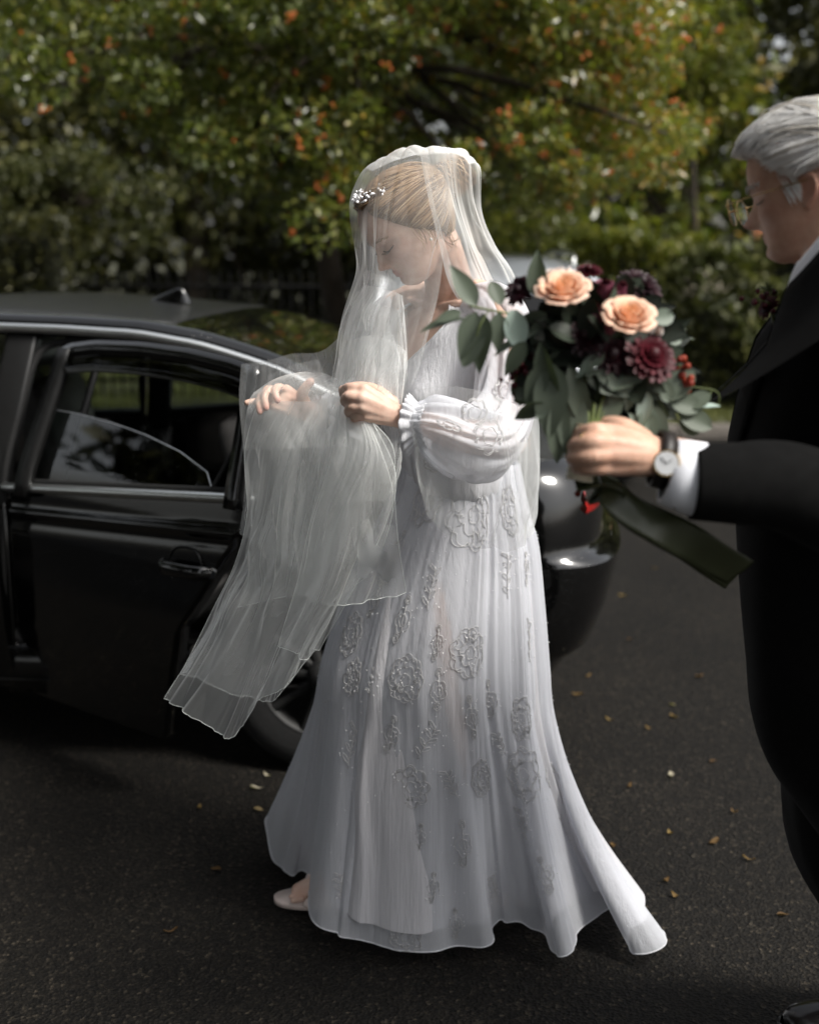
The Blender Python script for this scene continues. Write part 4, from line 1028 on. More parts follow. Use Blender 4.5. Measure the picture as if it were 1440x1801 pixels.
set_red(me, co, [(hx([.40, 0, .232]), .013, .85), (hx([.395, .045, .222]), .011, .75), (hx([.395, -.045, .222]), .011, .75), (hx([.40, 0, .190]), .013, .85), (hx([.39, .04, .195]), .011, .7),
                 (hx([.30, .22, .36]), .032, .22), (hx([.50, 0, .33]), .018, .16), (Q(488, 704, 2.40), .010, .6), (Q(468, 717, 2.395), .010, .6), (Q(457, 724, 2.40), .010, .6), (Q(546, 671, 2.435), .011, .35)])
link_mesh('body', me, M['skin_f'], bride)
# brows, lashes, lips are skin; brows and lashes are hairs
rr = np.random.default_rng(2)
for sd in (1, -1):
    mb = MB(); cv = []
    for k in range(46):
        q = k / 45; y = sd * (.075 + .165 * q); z = .565 + .030 * math.sin(q * 2.2) - .02 * q + rr.normal() * .006
        phi = math.atan2(y, .42); p0 = HB.surf(math.asin(min(.99, abs(y) / .36)) * sd * .95, z, .012); p1 = HB.surf((math.asin(min(.99, abs(y) / .36)) + .09) * sd * .95, z + .008, .012)
        cv.append([HB.w(p0), HB.w((p0 + p1) / 2), HB.w(p1)])
    strands(mb, cv, .0005, 4, 1); obj('eyebrow', mb, M['hair_blond'], bride)['kind'] = 'stuff'
for sd in (1, -1):
    mb = MB(); cv = []
    arc = []
    for q in np.linspace(0, 1, 15):
        y = .09 + .145 * q; z = .474 - .020 * math.sin(math.pi * q) + .006 * q
        p = HB.surf(math.asin(min(.99, y / .36)) * sd * .93, z, .016); arc.append(HB.w(p))
        if 1: cv.append([HB.w(p), HB.w(p + np.array([.022, sd * .006, -.010])), HB.w(p + np.array([.038, sd * .014, -.012]))])
    mb.tube(arc, .0011, 6, a=.2)
    strands(mb, cv, .0004, 5, 1); obj('eyelashes', mb, M['hair_lash'], bride)['kind'] = 'stuff'
# ---- hair: swept back from the brow into a bun high at the back
def hairline(phi):
    a = abs((phi + np.pi) % (2 * np.pi) - np.pi)
    return float(np.interp(a, [0, .5, .9, 1.25, 1.5, 1.75, 2.1, 3.15], [.90, .87, .72, .50, .385, .32, .25, .20]))
def hair_cap(H, off, line, nphi=72, nz=26):
    rows = []
    for q in np.linspace(0, 1, nz):
        row = []
        for ph in np.linspace(0, 2 * np.pi, nphi, endpoint=False):
            zl = line(ph); z = zl + (.997 - zl) * q; row.append(H.w(H.surf(ph, z, off(ph, q, z))))
        rows.append(row)
    return np.array(rows)
g = hair_cap(HB, lambda ph, q, z: .004 + .034 * min(1, q * 4) + .004 * math.sin(ph * 9) * min(1, q * 5), hairline)
mb = MB(); v, f = gridmesh(g, True); f.append(tuple(range(len(v) - 72, len(v)))); mb.add(v, f, a=.45)
bunc = np.array([-.56, .0, .60]); cv = []; rr = np.random.default_rng(5)
for k in range(1700):
    ph = rr.uniform(-2.7, 2.7); zl = hairline(ph); zl = min(.965, zl + (.97 - zl) * rr.uniform() ** 1.6 * (rr.uniform() < .75)); up0 = rr.uniform(.030, .046)
    p0 = HB.surf(ph, zl, .008 if zl < hairline(ph) + .02 else up0 * .8); pts = [p0]; tgt = bunc + rr.normal(size=3) * .05
    for t in (.12, .3, .5, .7, .88):
        z = zl + (.64 - zl) * t ** 1.15 + .07 * math.sin(math.pi * t) * (abs(ph) < 1.2); z = min(z, .975)
        pp = ph + (math.copysign(np.pi, ph) - ph) * (t ** 1.25)
        pts.append(HB.surf(pp, z, up0 + .012 * math.sin(6 * t + k)))
    pts.append(tgt); cv.append([HB.w(p) for p in pts])
strands(mb, cv, .0013, 13, 3)
# the bun: coils of hair
cv = []
for k in range(520):
    a0 = rr.uniform(0, 6.28); R0 = rr.uniform(.07, .19); tw = rr.uniform(2.2, 4.0); tx = rr.uniform(-.10, .11); pts = []
    for t in np.linspace(0, 1, 8):
        a = a0 + tw * t; pts.append(bunc + np.array([-.05 + tx + .05 * math.sin(a * 2 + k), math.cos(a) * R0 * 1.05, math.sin(a) * R0]))
    cv.append([HB.w(p) for p in pts])
strands(mb, cv, .0017, 12, 4)
mb.ell(HB.w(bunc + np.array([-.04, 0, 0])), (.13 * HB.h, .185 * HB.h, .18 * HB.h), HB.B, a=.55)
# loose wisps by the ear and nape
cv = []
for k in range(26):
    ph = rr.uniform(1.15, 1.9) if k < 16 else rr.uniform(2.0, 3.0); z = hairline(ph); p0 = HB.surf(ph, z + .03, .01)
    cv.append([HB.w(p0), HB.w(p0 + [.02 + rr.normal() * .03, .02, -.10]), HB.w(p0 + [.0 + rr.normal() * .05, .03, -.20 + rr.normal() * .04])])
strands(mb, cv, .0006, 8, 6)
obj('hair', mb, M['hair_blond'], bride)
# hair piece of pearl blossoms over the crown
hp = MB(); r_ = np.random.default_rng(4)
for k in range(22):
    q = k / 21; ph = -1.15 + 2.3 * q; p = HB.surf(ph, .955 - .06 * abs(ph) / 1.25 + r_.normal() * .012, .048 + r_.uniform(0, .012))
    for j in range(5):
        d = np.array([r_.normal() * .02, r_.normal() * .02, r_.normal() * .02]); hp.ell(HB.w(p + d), np.array([1, .45, 1]) * .0030 * r_.uniform(.7, 1.3), HB.B @ rotm((1, 0, 0), r_.uniform(0, 3)), 8, 6)
obj('hair_piece', hp, M['bead'], bride)
obj('earring', MB().ell(HB.w([.0, .34, .325]), (.0035,) * 3, None, 10, 8).tube([HB.w([-.01, .335, .345]), HB.w([.0, .34, .325])], .0009, 5), M['bead'], bride)

# ------------------------------------------------------------------ gown
dress_root = None
# bodice with a deep V
nb = 72; rows = []
vtop = P(722, 655, 2.42)[2]
btab = [(zn - .022, .082, .066), (zn - .040, .122, .080)] + [(z, a + .002, b + .004) for z, a, b in torso_tab[3:]] + [(zw - .03, .104, .082)]
for z, a, b in btab:
    half = float(np.interp(z, [vtop - .02, vtop, zn - .02], [.0005, .03, .80])); half = half ** 1.0
    th = np.linspace(half, 2 * np.pi - half, nb); ex = 2.2
    x = np.sign(np.cos(th)) * np.abs(np.cos(th)) ** (2 / ex); y = np.sign(np.sin(th)) * np.abs(np.sin(th)) ** (2 / ex)
    r_ = np.array([tc(z)[0], tc(z)[1], z]) + x[:, None] * TF * (b + .004) + y[:, None] * TL * (a + .004)
    t2 = np.where(th > np.pi, th - 2 * np.pi, th)
    for k in range(nb): r_[k] += TF * bust(t2[k], z)
    rows.append(r_)
g = cr(np.array(rows), 60); nn = gnormals(g)
u = np.linspace(0, 1, nb); g = g + nn * (.0035 * wave(u, 3, (14, 23, 31), (1, .8, .6)) * np.linspace(.4, 1, 60)[:, None])[..., None] * -1
dress = obj('gown', MB().grid(g), M['cotton'], bride); solid(dress, .003, 0)
for col_ in (0, -1): obj('neckline_trim', MB().tube(g[:38, col_], .0028, 6), M['cotton'], dress)
# skirt
def skirt_rows(shrink=0.0):
    ang = np.radians([180, 192, 205, 222, 238, 262, 283, 293, 305, 315, 323, 335, 346, 356, 380, 420, 460, 500])
    hem = [(478, 1432, 2.93), (500, 1520, 2.84), (545, 1532, 2.78), (572, 1630, 2.50), (625, 1660, 2.46), (740, 1677, 2.44), (860, 1660, 2.46), (880, 1614, 2.54), (950, 1640, 2.52), (985, 1680, 2.43), (1006, 1640, 2.50), (1085, 1602, 2.58), (1122, 1674, 2.45), (1166, 1652, 2.50), (1120, 1590, 2.72), (1000, 1510, 3.0), (800, 1470, 3.10), (600, 1430, 3.06)]
    rows = []
    for py, xl, xr, dl in ((812, 706, 912, .108), (865, 690, 922, .128), (910, 668, 932, .15), (960, 640, 944, .17), (1060, 602, 953, .21), (1160, 572, 960, .24), (1270, 548, 968, .28), (1370, 522, 1002, .32), (1470, 505, 1062, .36), (1560, 500, 1118, .38)):
        c = P((xl + xr) / 2, py, 2.67); k = max(0, (py - 838) / 720)
        c = c + np.array([0, .03 * k, 0]); dep = c[1] * CP + (CAMH - c[2]) * SP
        rx = (xr - xl) / 2 / FPX * dep * .985 - shrink; ry = dl - shrink
        row = [[c[0] + rx * math.cos(a), c[1] + ry * math.sin(a), c[2] - (.08 * k if math.sin(a) > .2 else 0)] for a in ang]
        rows.append(row)
    h = np.array([P(*q) for q in hem]); h[:, 2] = np.maximum(h[:, 2], .022)
    if shrink:
        c = h.mean(0); h = c + (h - c) * (1 - shrink * 6.0); h[:, 2] += .05
    r_ = np.array(rows)[:6]; top = r_[-1]; out = [r_]
    for s_ in (.17, .34, .5, .66, .82, 1.0):
        k = (s_ ** (1.22 + .60 * np.clip(np.cos(ang), 0, 1) ** 1.5))[:, None]; row = top * (1 - k) + h * k; row[:, 2] = top[:, 2] * (1 - s_) + h[:, 2] * s_; out.append(row[None])
    return np.concatenate(out)
NV, NU = 150, 520
SK = loft(skirt_rows(), NV, NU, True)
def pleat(g, seed, amp, nv, nu):
    n = -gnormals(g); vv = np.linspace(0, 1, nv)[:, None]; uu = np.linspace(0, 1, nu, endpoint=False)[None]
    uw = uu + .010 * np.sin(3 * vv + 2) + .006 * rnoise(vv * .9 + uu * 0, seed + 9, 5)
    w1 = rnoise(uw, seed, 15) * .8 + rnoise(uw + .01 * vv, seed + 1, 29) * .45; fade = np.clip(rnoise(uu + .05 * vv, seed + 4, 11) * .5 + .6, .15, 1.3)
    w2 = rnoise(uw, seed + 2, 64) * fade; w3 = rnoise(uu + .003 * np.sin(7 * vv), seed + 3, 150)
    hemf = rnoise(uw, seed + 6, 34) * .55 + rnoise(uw, seed + 7, 58) * .30
    d = amp * (w1 * (.22 + .80 * vv ** 1.1) + w2 * (.11 + .10 * vv) + w3 * .05 + hemf * np.clip((vv - .45) / .55, 0, 1) ** 1.3)
    return g + n * d[..., None]
SK = pleat(SK, 11, .015, NV, NU)
SK[-1, :, 2] = np.maximum(SK[-1, :, 2], .012); SK[..., 2] = np.maximum(SK[..., 2], .010)
SKN = gnormals(SK); ctr = SK.mean(1, keepdims=True)
if np.sum(SKN * (SK - ctr)) < 0: SKN = -SKN
skirt = obj('skirt', MB().grid(SK, True), M['chiffon'], dress)
obj('hem_trim', MB().tube(np.concatenate([SK[-1], SK[-1][:1]]), .0018, 6), M['cotton'], dress)
# underskirt with a slit at the front
US = loft(skirt_rows(.016), 80, 300, True); US = pleat(US, 12, .010, 80, 300)
px_, py_ = proj(US); keepm = np.ones(US.shape[:2], bool)
fy = US[..., 1] < ctr.mean(0)[0, 1] + .02
slit_x = np.interp(py_, [1000, 1080, 1200, 1320, 1420], [768, 776, 790, 812, 826]); slit_w = np.interp(py_, [1000, 1030, 1120, 1280, 1400], [0, 8, 17, 17, 0])
cut = fy & (np.abs(px_ - slit_x) < slit_w); mb = MB(); v, f = gridmesh(US, True); cf = cut.ravel()
f = [q for q in f if not (cf[q[0]] and cf[q[2]])]; mb.add(v, f); obj('underskirt', mb, M['underskirt'], dress)
# embroidered flowers and sprays lying on the cloth
def at_uv(i, j, lift):
    i = np.clip(i, 0, NV - 1.001); j = j % NU; i0 = i.astype(int); j0 = j.astype(int); a = (i - i0)[:, None]; b = (j - j0)[:, None]; j1 = (j0 + 1) % NU
    f_ = lambda A: (A[i0, j0] * (1 - b) + A[i0, j1] * b) * (1 - a) + (A[i0 + 1, j0] * (1 - b) + A[i0 + 1, j1] * b) * a
    return f_(SK) + nrm(f_(SKN)) * lift
SPX, SPY = proj(SK); FRONT = (SKN @ np.array([0, -1.0, 0])) > .05
def find_uv(px, py):
    d = (SPX - px) ** 2 + (SPY - py) ** 2 + np.where(FRONT, 0, 1e7); k = int(np.argmin(d)); return divmod(k, NU)
def motif(px, py, size, kind, rot, seed, squash=1.0):
    i, j = find_uv(px, py); r_ = np.random.default_rng(seed)
    i1, j1 = min(i + 2, NV - 1), (j + 6) % NU
    si = np.linalg.norm(SK[i1, j] - SK[max(i - 2, 0), j]) / (i1 - max(i - 2, 0)); sj = np.linalg.norm(SK[i, j1] - SK[i, j - 6]) / 12
    def put(xy, lift=.0022):
        xy = np.asarray(xy, float) * size; c_, s_ = math.cos(rot), math.sin(rot); x = (xy[:, 0] * c_ - xy[:, 1] * s_) * squash; y = xy[:, 0] * s_ + xy[:, 1] * c_
        return at_uv(i - y / si, j + x / sj, lift)
    mb = MB(); T_ = lambda pts, r0=.0009: mb.tube(put(pts), r0, 4, caps=False)
    if kind == 0:                                    # peony: scalloped rings and veined petals
        for ring, (R0, npet, amp) in enumerate(((1.0, 8, .16), (.93, 8, .14), (.58, 6, .16), (.27, 5, .12))):
            th = np.linspace(0, 2 * np.pi, 90); ph = r_.uniform(0, 6)
            rad_ = R0 * (1 - amp + amp * 2 * np.abs(np.sin(npet * th / 2 + ph)) ** .6 - amp * .5)
            T_(np.stack([rad_ * np.cos(th), rad_ * np.sin(th)], 1))
        for k in range(26):
            a = r_.uniform(0, 6.28); r0 = r_.uniform(.32, .64); T_([[r0 * math.cos(a), r0 * math.sin(a)], [(r0 + .12) * math.cos(a + .06), (r0 + .12) * math.sin(a + .06)], [(r0 + .26) * math.cos(a), (r0 + .26) * math.sin(a)]], .0008)
        nb_ = 14
    elif kind == 1:                                  # leaf spray
        T_(np.stack([.12 * np.sin(np.linspace(-1, 1, 16) * 2), np.linspace(-1, 1, 16)], 1))
        for k in range(7):
            y0 = -.75 + k * .26; sd = 1 if k % 2 else -1; th = np.linspace(0, 2 * np.pi, 20); L = .26 * r_.uniform(.8, 1.2); a = .7
            lx = (L * np.cos(th) + L); ly = .09 * np.sin(th); x = sd * (lx * math.cos(a) - ly * math.sin(a)) + .12 * math.sin(y0 * 2); y = lx * math.sin(a) + ly * math.cos(a) + y0
            T_(np.stack([x, y], 1))
        nb_ = 10
    else:                                            # small blossom with buds
        for c0, R0 in (((0, 0), .6), ((.1, .95), .22), ((-.25, -.85), .25)):
            th = np.linspace(0, 2 * np.pi, 50); rad_ = R0 * (.72 + .28 * np.abs(np.sin(2.5 * th)) ** .6); T_(np.stack([c0[0] + rad_ * np.cos(th), c0[1] + rad_ * np.sin(th)], 1)); T_(np.stack([c0[0] + rad_ * .5 * np.cos(th), c0[1] + rad_ * .5 * np.sin(th)], 1))
        T_([[0, -.85], [.08, -.3], [0, 0], [.1, .95]]); nb_ = 8
    o = obj('flower_applique', mb, M['thread'], dress)
    bd = MB(); pts = put(np.stack([r_.uniform(-.9, .9, nb_), r_.uniform(-.9, .9, nb_)], 1), .005)
    for p in pts: bd.ell(p, (.0016,) * 3, None, 6, 4)
    return bd
beads = MB()
MOTIFS = [(714, 1200, .052, 0, .1, .75), (722, 1386, .048, 0, .3, .85), (619, 1114, .050, 0, 0, .5), (712, 1652, .040, 0, .4, .9), (916, 1266, .048, 0, .5, .6), (920, 1366, .062, 0, .5, .6), (968, 1364, .034, 0, .2, .7), (828, 1144, .055, 0, .3, .6), (862, 1236, .040, 2, .3, .6),
          (772, 1214, .042, 2, .2, .7), (690, 1290, .042, 2, -.1, .7), (752, 1304, .045, 1, -.4, .9), (796, 1378, .034, 1, .5, 1), (816, 1488, .052, 2, .1, .6), (622, 1196, .042, 0, 0, .5), (619, 1315, .052, 1, 0, .6), (645, 1420, .04, 1, .2, .6), (672, 1508, .036, 1, .3, .7), (804, 1622, .036, 2, .1, .7),
          (868, 1560, .036, 1, .4, .8), (846, 1366, .045, 0, .2, .5), (709, 1092, .048, 2, 0, .6), (830, 1262, .045, 2, .3, .5), (835, 905, .075, 0, 0, .6), (748, 880, .060, 0, 0, .5), (760, 1030, .05, 1, .1, .6), (900, 900, .05, 0, .2, .5), (892, 1010, .05, 1, .1, .6), (930, 1130, .048, 1, 0, .5), (925, 1000, .035, 2, 0, .5), (680, 998, .034, 0, 0, .9),
          (660, 1060, .04, 2, 0, .6), (920, 1450, .04, 1, .4, .7), (1000, 1460, .045, 1, .5, .6), (1080, 1585, .035, 1, .6, .6), (960, 1540, .038, 2, .3, .7), (770, 1130, .035, 2, .1, .6), (655, 1205, .03, 1, 0, .8), (880, 1310, .03, 1, .6, .7), (760, 1560, .034, 2, 0, .7), (700, 960, .04, 2, 0, .6), (740, 1475, .03, 2, 0, .8), (600, 1560, .03, 1, .3, .8)]
for k, (px, py, sz, kd, ro, sq) in enumerate(MOTIFS):
    bd = motif(px, py, sz, kd, ro, 100 + k, sq)
    for v_ in bd.v: pass
    beads.v += bd.v; off = beads.n
    beads.f += [tuple(i + off for i in q) for q in bd.f]; beads.at += bd.at; beads.n += bd.n
r_ = np.random.default_rng(9)
for k in range(520):
    i = r_.uniform(4, NV - 3); j = r_.uniform(0, NU); p = at_uv(np.array([i]), np.array([j]), .002)[0]; beads.ell(p, (.0013,) * 3, None, 5, 3)
obj('beads', beads, M['bead'], dress, kind='stuff')
# ---- sleeves
def sleeve(pts, rad, seed, name, sag, ny=110, nx=130, amp=.006):
    pts = cr(pts, ny); rad = cr(np.asarray(rad)[:, None], ny)[:, 0]; t, n_, b_ = frames(pts); th = np.linspace(0, 2 * np.pi, nx, endpoint=False)
    ring = n_[:, None] * np.cos(th)[None, :, None] + b_[:, None] * np.sin(th)[None, :, None]
    q = np.linspace(0, 1, ny)[:, None]; rr_ = rad[:, None] * (1 + .0 * q) + (.006 * rnoise(th[None] / 6.283 + .10 * np.sin(q * 5), seed, 11) + .0045 * rnoise(th[None] / 6.283 + .16 * q, seed + 2, 23) + .0022 * rnoise(th[None] / 6.283 + .02 * q, seed + 1, 48) + .005 * rnoise(q * .8 + .3 * np.sin(th[None] * 2 + 1), seed + 3, 13)) * np.clip(q * 2.5, .2, 1) * np.clip((1 - q) * 6, .25, 1)
    g_ = pts[:, None] + ring * rr_[..., None]; dn = np.clip(-ring[..., 2], 0, 1); g_[..., 2] -= dn * (np.asarray(cr(np.asarray(sag)[:, None], ny))[:, 0])[:, None]
    o = obj(name, MB().grid(g_, True), M['chiffon'], dress); return g_
SG = sleeve([CN * .42 + SLp * .58 + UZ * -.004, SLp + np.array([-.012, .010, .004]), SLp + np.array([.006, -.006, -.04]), P(892, 640, 2.45), P(884, 722, 2.40), P(858, 772, 2.33), P(812, 772, 2.28), P(762, 750, 2.265), P(737, 742, 2.265), P(722, 739, 2.268)],
       [.046, .054, .060, .060, .060, .062, .060, .050, .034, .030], 21, 'sleeve', [0, 0, 0, 0, .004, .018, .024, .016, .004, 0])
SR_ = sleeve([SRp + np.array([.02, .01, .012]), SRp + np.array([-.01, 0, -.03]), P(668, 650, 2.78), P(645, 720, 2.76), P(615, 750, 2.70), P(585, 745, 2.60), P(562, 736, 2.53), P(556, 733, 2.515)],
       [.050, .062, .064, .066, .066, .055, .034, .030], 22, 'sleeve', [0, 0, 0, .01, .03, .03, .01, 0])
def cuff(c, ax, r0, r1, L, seed, name='cuff_frill'):
    ax = nrm(ax); t_, n_, b_ = ax, nrm(np.cross(ax, UZ)), None; b_ = np.cross(t_, n_); th = np.linspace(0, 2 * np.pi, 120, endpoint=False); rows = []
    for q in np.linspace(0, 1, 12):
        rad_ = r0 + (r1 - r0) * abs(q - .35) / .65 + .0045 * np.sin(th * 17 + 2 * np.sin(th * 3)) * abs(q - .35) * 1.6
        pt = c + ax * L * q + n_[None] * (rad_ * np.cos(th))[:, None] + b_[None] * (rad_ * np.sin(th))[:, None]; dn = np.clip(-(n_[2] * np.cos(th) + b_[2] * np.sin(th)), 0, 1); pt[:, 2] -= dn * .038 * abs(q - .35); pt = pt - ax * (dn * .018)[:, None]; rows.append(pt)
    o = obj(name, MB().grid(np.array(rows), True), M['cotton'], dress); solid(o, .0015, 0)
cuff(P(746, 742, 2.262), P(718, 736, 2.27) - P(746, 742, 2.262), .029, .044, .040, 1)
cuff(P(574, 738, 2.535), P(552, 731, 2.50) - P(574, 738, 2.535), .029, .040, .046, 2)
# flowers on the sleeve, standing a little proud
SGN = gnormals(SG)
if np.sum(SGN * (SG - SG.mean(1, keepdims=True))) < 0: SGN = -SGN
SGX, SGY = proj(SG)
for k, (px, py, sz) in enumerate([(862, 768, .034), (790, 748, .024), (765, 815, .022), (835, 725, .026), (815, 838, .022), (885, 690, .024)]):
    d = (SGX - px) ** 2 + (SGY - py) ** 2 + np.where(SGN[..., 1] < 0, 0, 1e7); i, j = divmod(int(np.argmin(d)), SG.shape[1]); c = SG[i, j] + SGN[i, j] * .003
    x_ = nrm(np.cross(SGN[i, j], UZ)); y_ = np.cross(SGN[i, j], x_); mb = MB(); th = np.linspace(0, 2 * np.pi, 70)
    for R0, npet in ((1, 7), (.9, 7), (.5, 5)):
        rad_ = sz * R0 * (.8 + .25 * np.abs(np.sin(npet * th / 2)) ** .6); p = c + (rad_ * np.cos(th))[:, None] * x_ + (rad_ * np.sin(th))[:, None] * y_
        p -= SGN[i, j] * ((rad_ ** 2) / .16)[:, None]; mb.tube(p, .0009, 4, caps=False)
    obj('flower_applique', mb, M['thread'], dress)
# sandal
for fp in (RF, LF):
    mb = MB(); th = np.linspace(0, 2 * np.pi, 30, endpoint=False); rows = []
    for z in (-.022, -.006): rows.append([fp + np.array([.0 + .115 * math.cos(a) - .005, .0 + (.042 - .008 * math.cos(a)) * math.sin(a), z + .05 * max(0, math.cos(a)) ** 2]) for a in th])
    g_ = np.array(rows); mb.grid(g_, True); mb.f.append(tuple(range(30, 60))); mb.f.append(tuple(range(29, -1, -1)))
    mb.tube([fp + [.10, 0, .03], fp + [.105, 0, -.028]], [.014, .008], 8)
    for k in range(5):
        x = -.035 + .024 * k; mb.tube(cr([fp + [x, -.042, -.004], fp + [x + .004, -.02, .038 + .012 * k], fp + [x + .006, .02, .040 + .012 * k], fp + [x, .042, -.002]], 12), .010, 6, flat=.35)
    obj('sandal', mb, M['blush'], bride)

# ------------------------------------------------------------------ veil
veil = None
def veil_sheet(rows, nv, nu, seed, amp=.012, fr=(3, 5, 8, 13), grow=(.3, 1.0), mat='tulle', edges='', name='veil_layer', sharp=.6, drift=.08, tip=None):
    global veil
    g_ = loft([[P(*p) for p in row] for row in rows], nv, nu); n_ = gnormals(g_); vv = np.linspace(0, 1, nv)[:, None]; uu = np.linspace(0, 1, nu)[None]
    ud = uu * .93 + drift * np.sin(vv * 2.3 + seed) + .05 * rnoise(vv * .9 + .3, seed + 7, 4); nf = fr[-1]
    fold_ = lambda q, s_, n: 1 - 2.2 * np.abs(np.clip(rnoise(q, s_, n), -1.6, 1.6)) ** .8
    w = .55 * rnoise(ud, seed, max(3, nf // 2)) + .40 * fold_(ud, seed + 1, nf) * np.clip(rnoise(ud * .7 + vv * .5, seed + 2, 6) * .6 + .5, 0, 1.2) + .34 * fold_(ud * .8 + vv * .45, seed + 3, max(4, nf // 2)) * np.clip(rnoise(ud - vv * .6, seed + 4, 5) * .7 + .3, 0, 1) + .34 * fold_(ud * .7 - vv * .55, seed + 11, max(4, int(nf * .6))) * np.clip(rnoise(ud + vv * .8, seed + 12, 6) * .7 + .25, 0, 1) + .10 * rnoise(ud + .2 * vv, seed + 13, nf * 4) * np.clip(rnoise(ud * .6 + vv, seed + 14, 5) * .7 + .4, 0, 1)
    d = amp * w * (grow[0] + (grow[1] - grow[0]) * vv)
    edge = np.clip(np.minimum(uu, 1 - uu) * 12 + .25, 0, 1) * np.clip(vv / .16 + .12, 0, 1)
    g_ = g_ + n_ * (d * edge)[..., None]
    if veil is None:
        veil = obj('veil', MB().grid(g_), M[mat], bride); o = veil
    else: o = obj(name, MB().grid(g_), M[mat], veil)
    e = MB()
    if 'b' in edges: e.tube(g_[-1], .00055, 5, caps=False)
    if 'l' in edges: e.tube(g_[:, 0], .00055, 5, caps=False)
    if 'r' in edges: e.tube(g_[:, -1], .00055, 5, caps=False)
    if 't' in edges: e.tube(g_[0], .0007, 5, caps=False)
    if e.n: obj('veil_edge', e, M['tulle_edge'], veil)
    return g_
# over the face and down to the hands, near side
veil_sheet([[(655, 300, 2.74), (690, 284, 2.74), (725, 274, 2.74), (765, 270, 2.74), (805, 270, 2.74)],
            [(638, 300, 2.58), (664, 281, 2.53), (705, 270, 2.50), (752, 266, 2.49), (802, 266, 2.52)],
            [(616, 354, 2.55), (648, 352, 2.45), (690, 350, 2.41), (745, 342, 2.395), (800, 340, 2.43)],
            [(621, 420, 2.50), (650, 425, 2.40), (688, 425, 2.375), (735, 425, 2.37), (782, 425, 2.40)],
            [(628, 475, 2.47), (650, 490, 2.38), (685, 500, 2.355), (725, 500, 2.35), (772, 505, 2.385)],
            [(602, 560, 2.45), (632, 570, 2.36), (668, 575, 2.34), (715, 580, 2.33), (752, 590, 2.35)],
            [(592, 640, 2.44), (620, 645, 2.35), (655, 645, 2.32), (692, 650, 2.31), (735, 655, 2.32)],
            [(574, 692, 2.42), (598, 692, 2.345), (625, 690, 2.315), (655, 690, 2.30), (712, 700, 2.30)]], 110, 170, 31, .013, (4, 6, 11), (.42, 1.0), 'tulle_mid', edges='')
# second layer of the face veil and the far side of it
veil_sheet([[(632, 470, 2.55), (648, 476, 2.46), (672, 484, 2.42), (690, 490, 2.41)],
            [(622, 510, 2.53), (645, 520, 2.42), (675, 522, 2.38), (712, 522, 2.37)],
            [(600, 600, 2.50), (628, 610, 2.39), (662, 612, 2.36), (716, 616, 2.345)],
            [(580, 690, 2.46), (602, 690, 2.37), (630, 690, 2.34), (690, 694, 2.33)]], 90, 120, 32, .012, (4, 7), (.40, 1.0), 'tulle_thin', edges='')
veil_sheet([[(640, 304, 2.61), (700, 283, 2.66), (770, 274, 2.70)], [(616, 354, 2.57), (690, 352, 2.80), (790, 345, 2.86)], [(630, 470, 2.52), (680, 490, 2.82), (800, 470, 2.92)], [(604, 560, 2.50), (650, 575, 2.76), (790, 580, 2.94)], [(594, 640, 2.49), (640, 650, 2.66), (740, 660, 2.86)], [(580, 700, 2.47), (620, 710, 2.56), (700, 720, 2.70)]], 70, 80, 33, .012, (3, 5), (.2, 1), 'tulle_thin', '')
# from the crown over the bun and behind the shoulder
veil_sheet([[(735, 270, 2.72), (765, 268, 2.72), (800, 270, 2.74), (822, 288, 2.76)],
            [(738, 268, 2.50), (778, 262, 2.47), (816, 264, 2.47), (843, 294, 2.53)],
            [(752, 345, 2.41), (790, 342, 2.43), (824, 345, 2.48), (847, 372, 2.62)],
            [(772, 430, 2.39), (815, 425, 2.44), (850, 425, 2.58), (870, 430, 2.72)],
            [(790, 500, 2.44), (835, 480, 2.58), (875, 476, 2.68), (906, 490, 2.76)],
            [(830, 580, 2.74), (870, 575, 2.76), (905, 572, 2.78), (929, 590, 2.80)],
            [(850, 730, 2.80), (895, 730, 2.81), (925, 730, 2.82), (946, 732, 2.83)],
            [(850, 860, 2.82), (895, 858, 2.83), (928, 855, 2.84), (947, 850, 2.85)],
            [(870, 1000, 2.86), (905, 975, 2.87), (924, 950, 2.87), (936, 926, 2.87)]], 120, 140, 34, .013, (3, 5, 9), (.35, 1.0), edges='rb')
veil_sheet([[(760, 274, 2.60), (800, 275, 2.66), (824, 298, 2.74)], [(770, 380, 2.72), (810, 372, 2.80), (832, 380, 2.84)], [(800, 470, 2.80), (850, 462, 2.86), (895, 480, 2.88)], [(860, 600, 2.88), (900, 600, 2.90), (932, 610, 2.90)], [(880, 760, 2.92), (915, 760, 2.93), (942, 760, 2.94)]], 60, 60, 35, .010, (3, 5), (.2, 1), 'tulle_thin', 'r')
# the panel blown across the camera-side arm
veil_sheet([[(716, 690, 2.25), (760, 681, 2.20), (812, 681, 2.18), (875, 698, 2.24), (947, 731, 2.52)],
            [(725, 760, 2.19), (775, 775, 2.14), (835, 785, 2.13), (900, 800, 2.22), (947, 815, 2.56)],
            [(735, 830, 2.18), (790, 862, 2.14), (850, 880, 2.16), (908, 890, 2.28), (944, 895, 2.62)],
            [(750, 905, 2.24), (800, 940, 2.24), (860, 960, 2.27), (912, 955, 2.38), (936, 930, 2.68)]], 70, 110, 36, .011, (3, 5, 9), (.3, 1), 'tulle_thin', 'r')
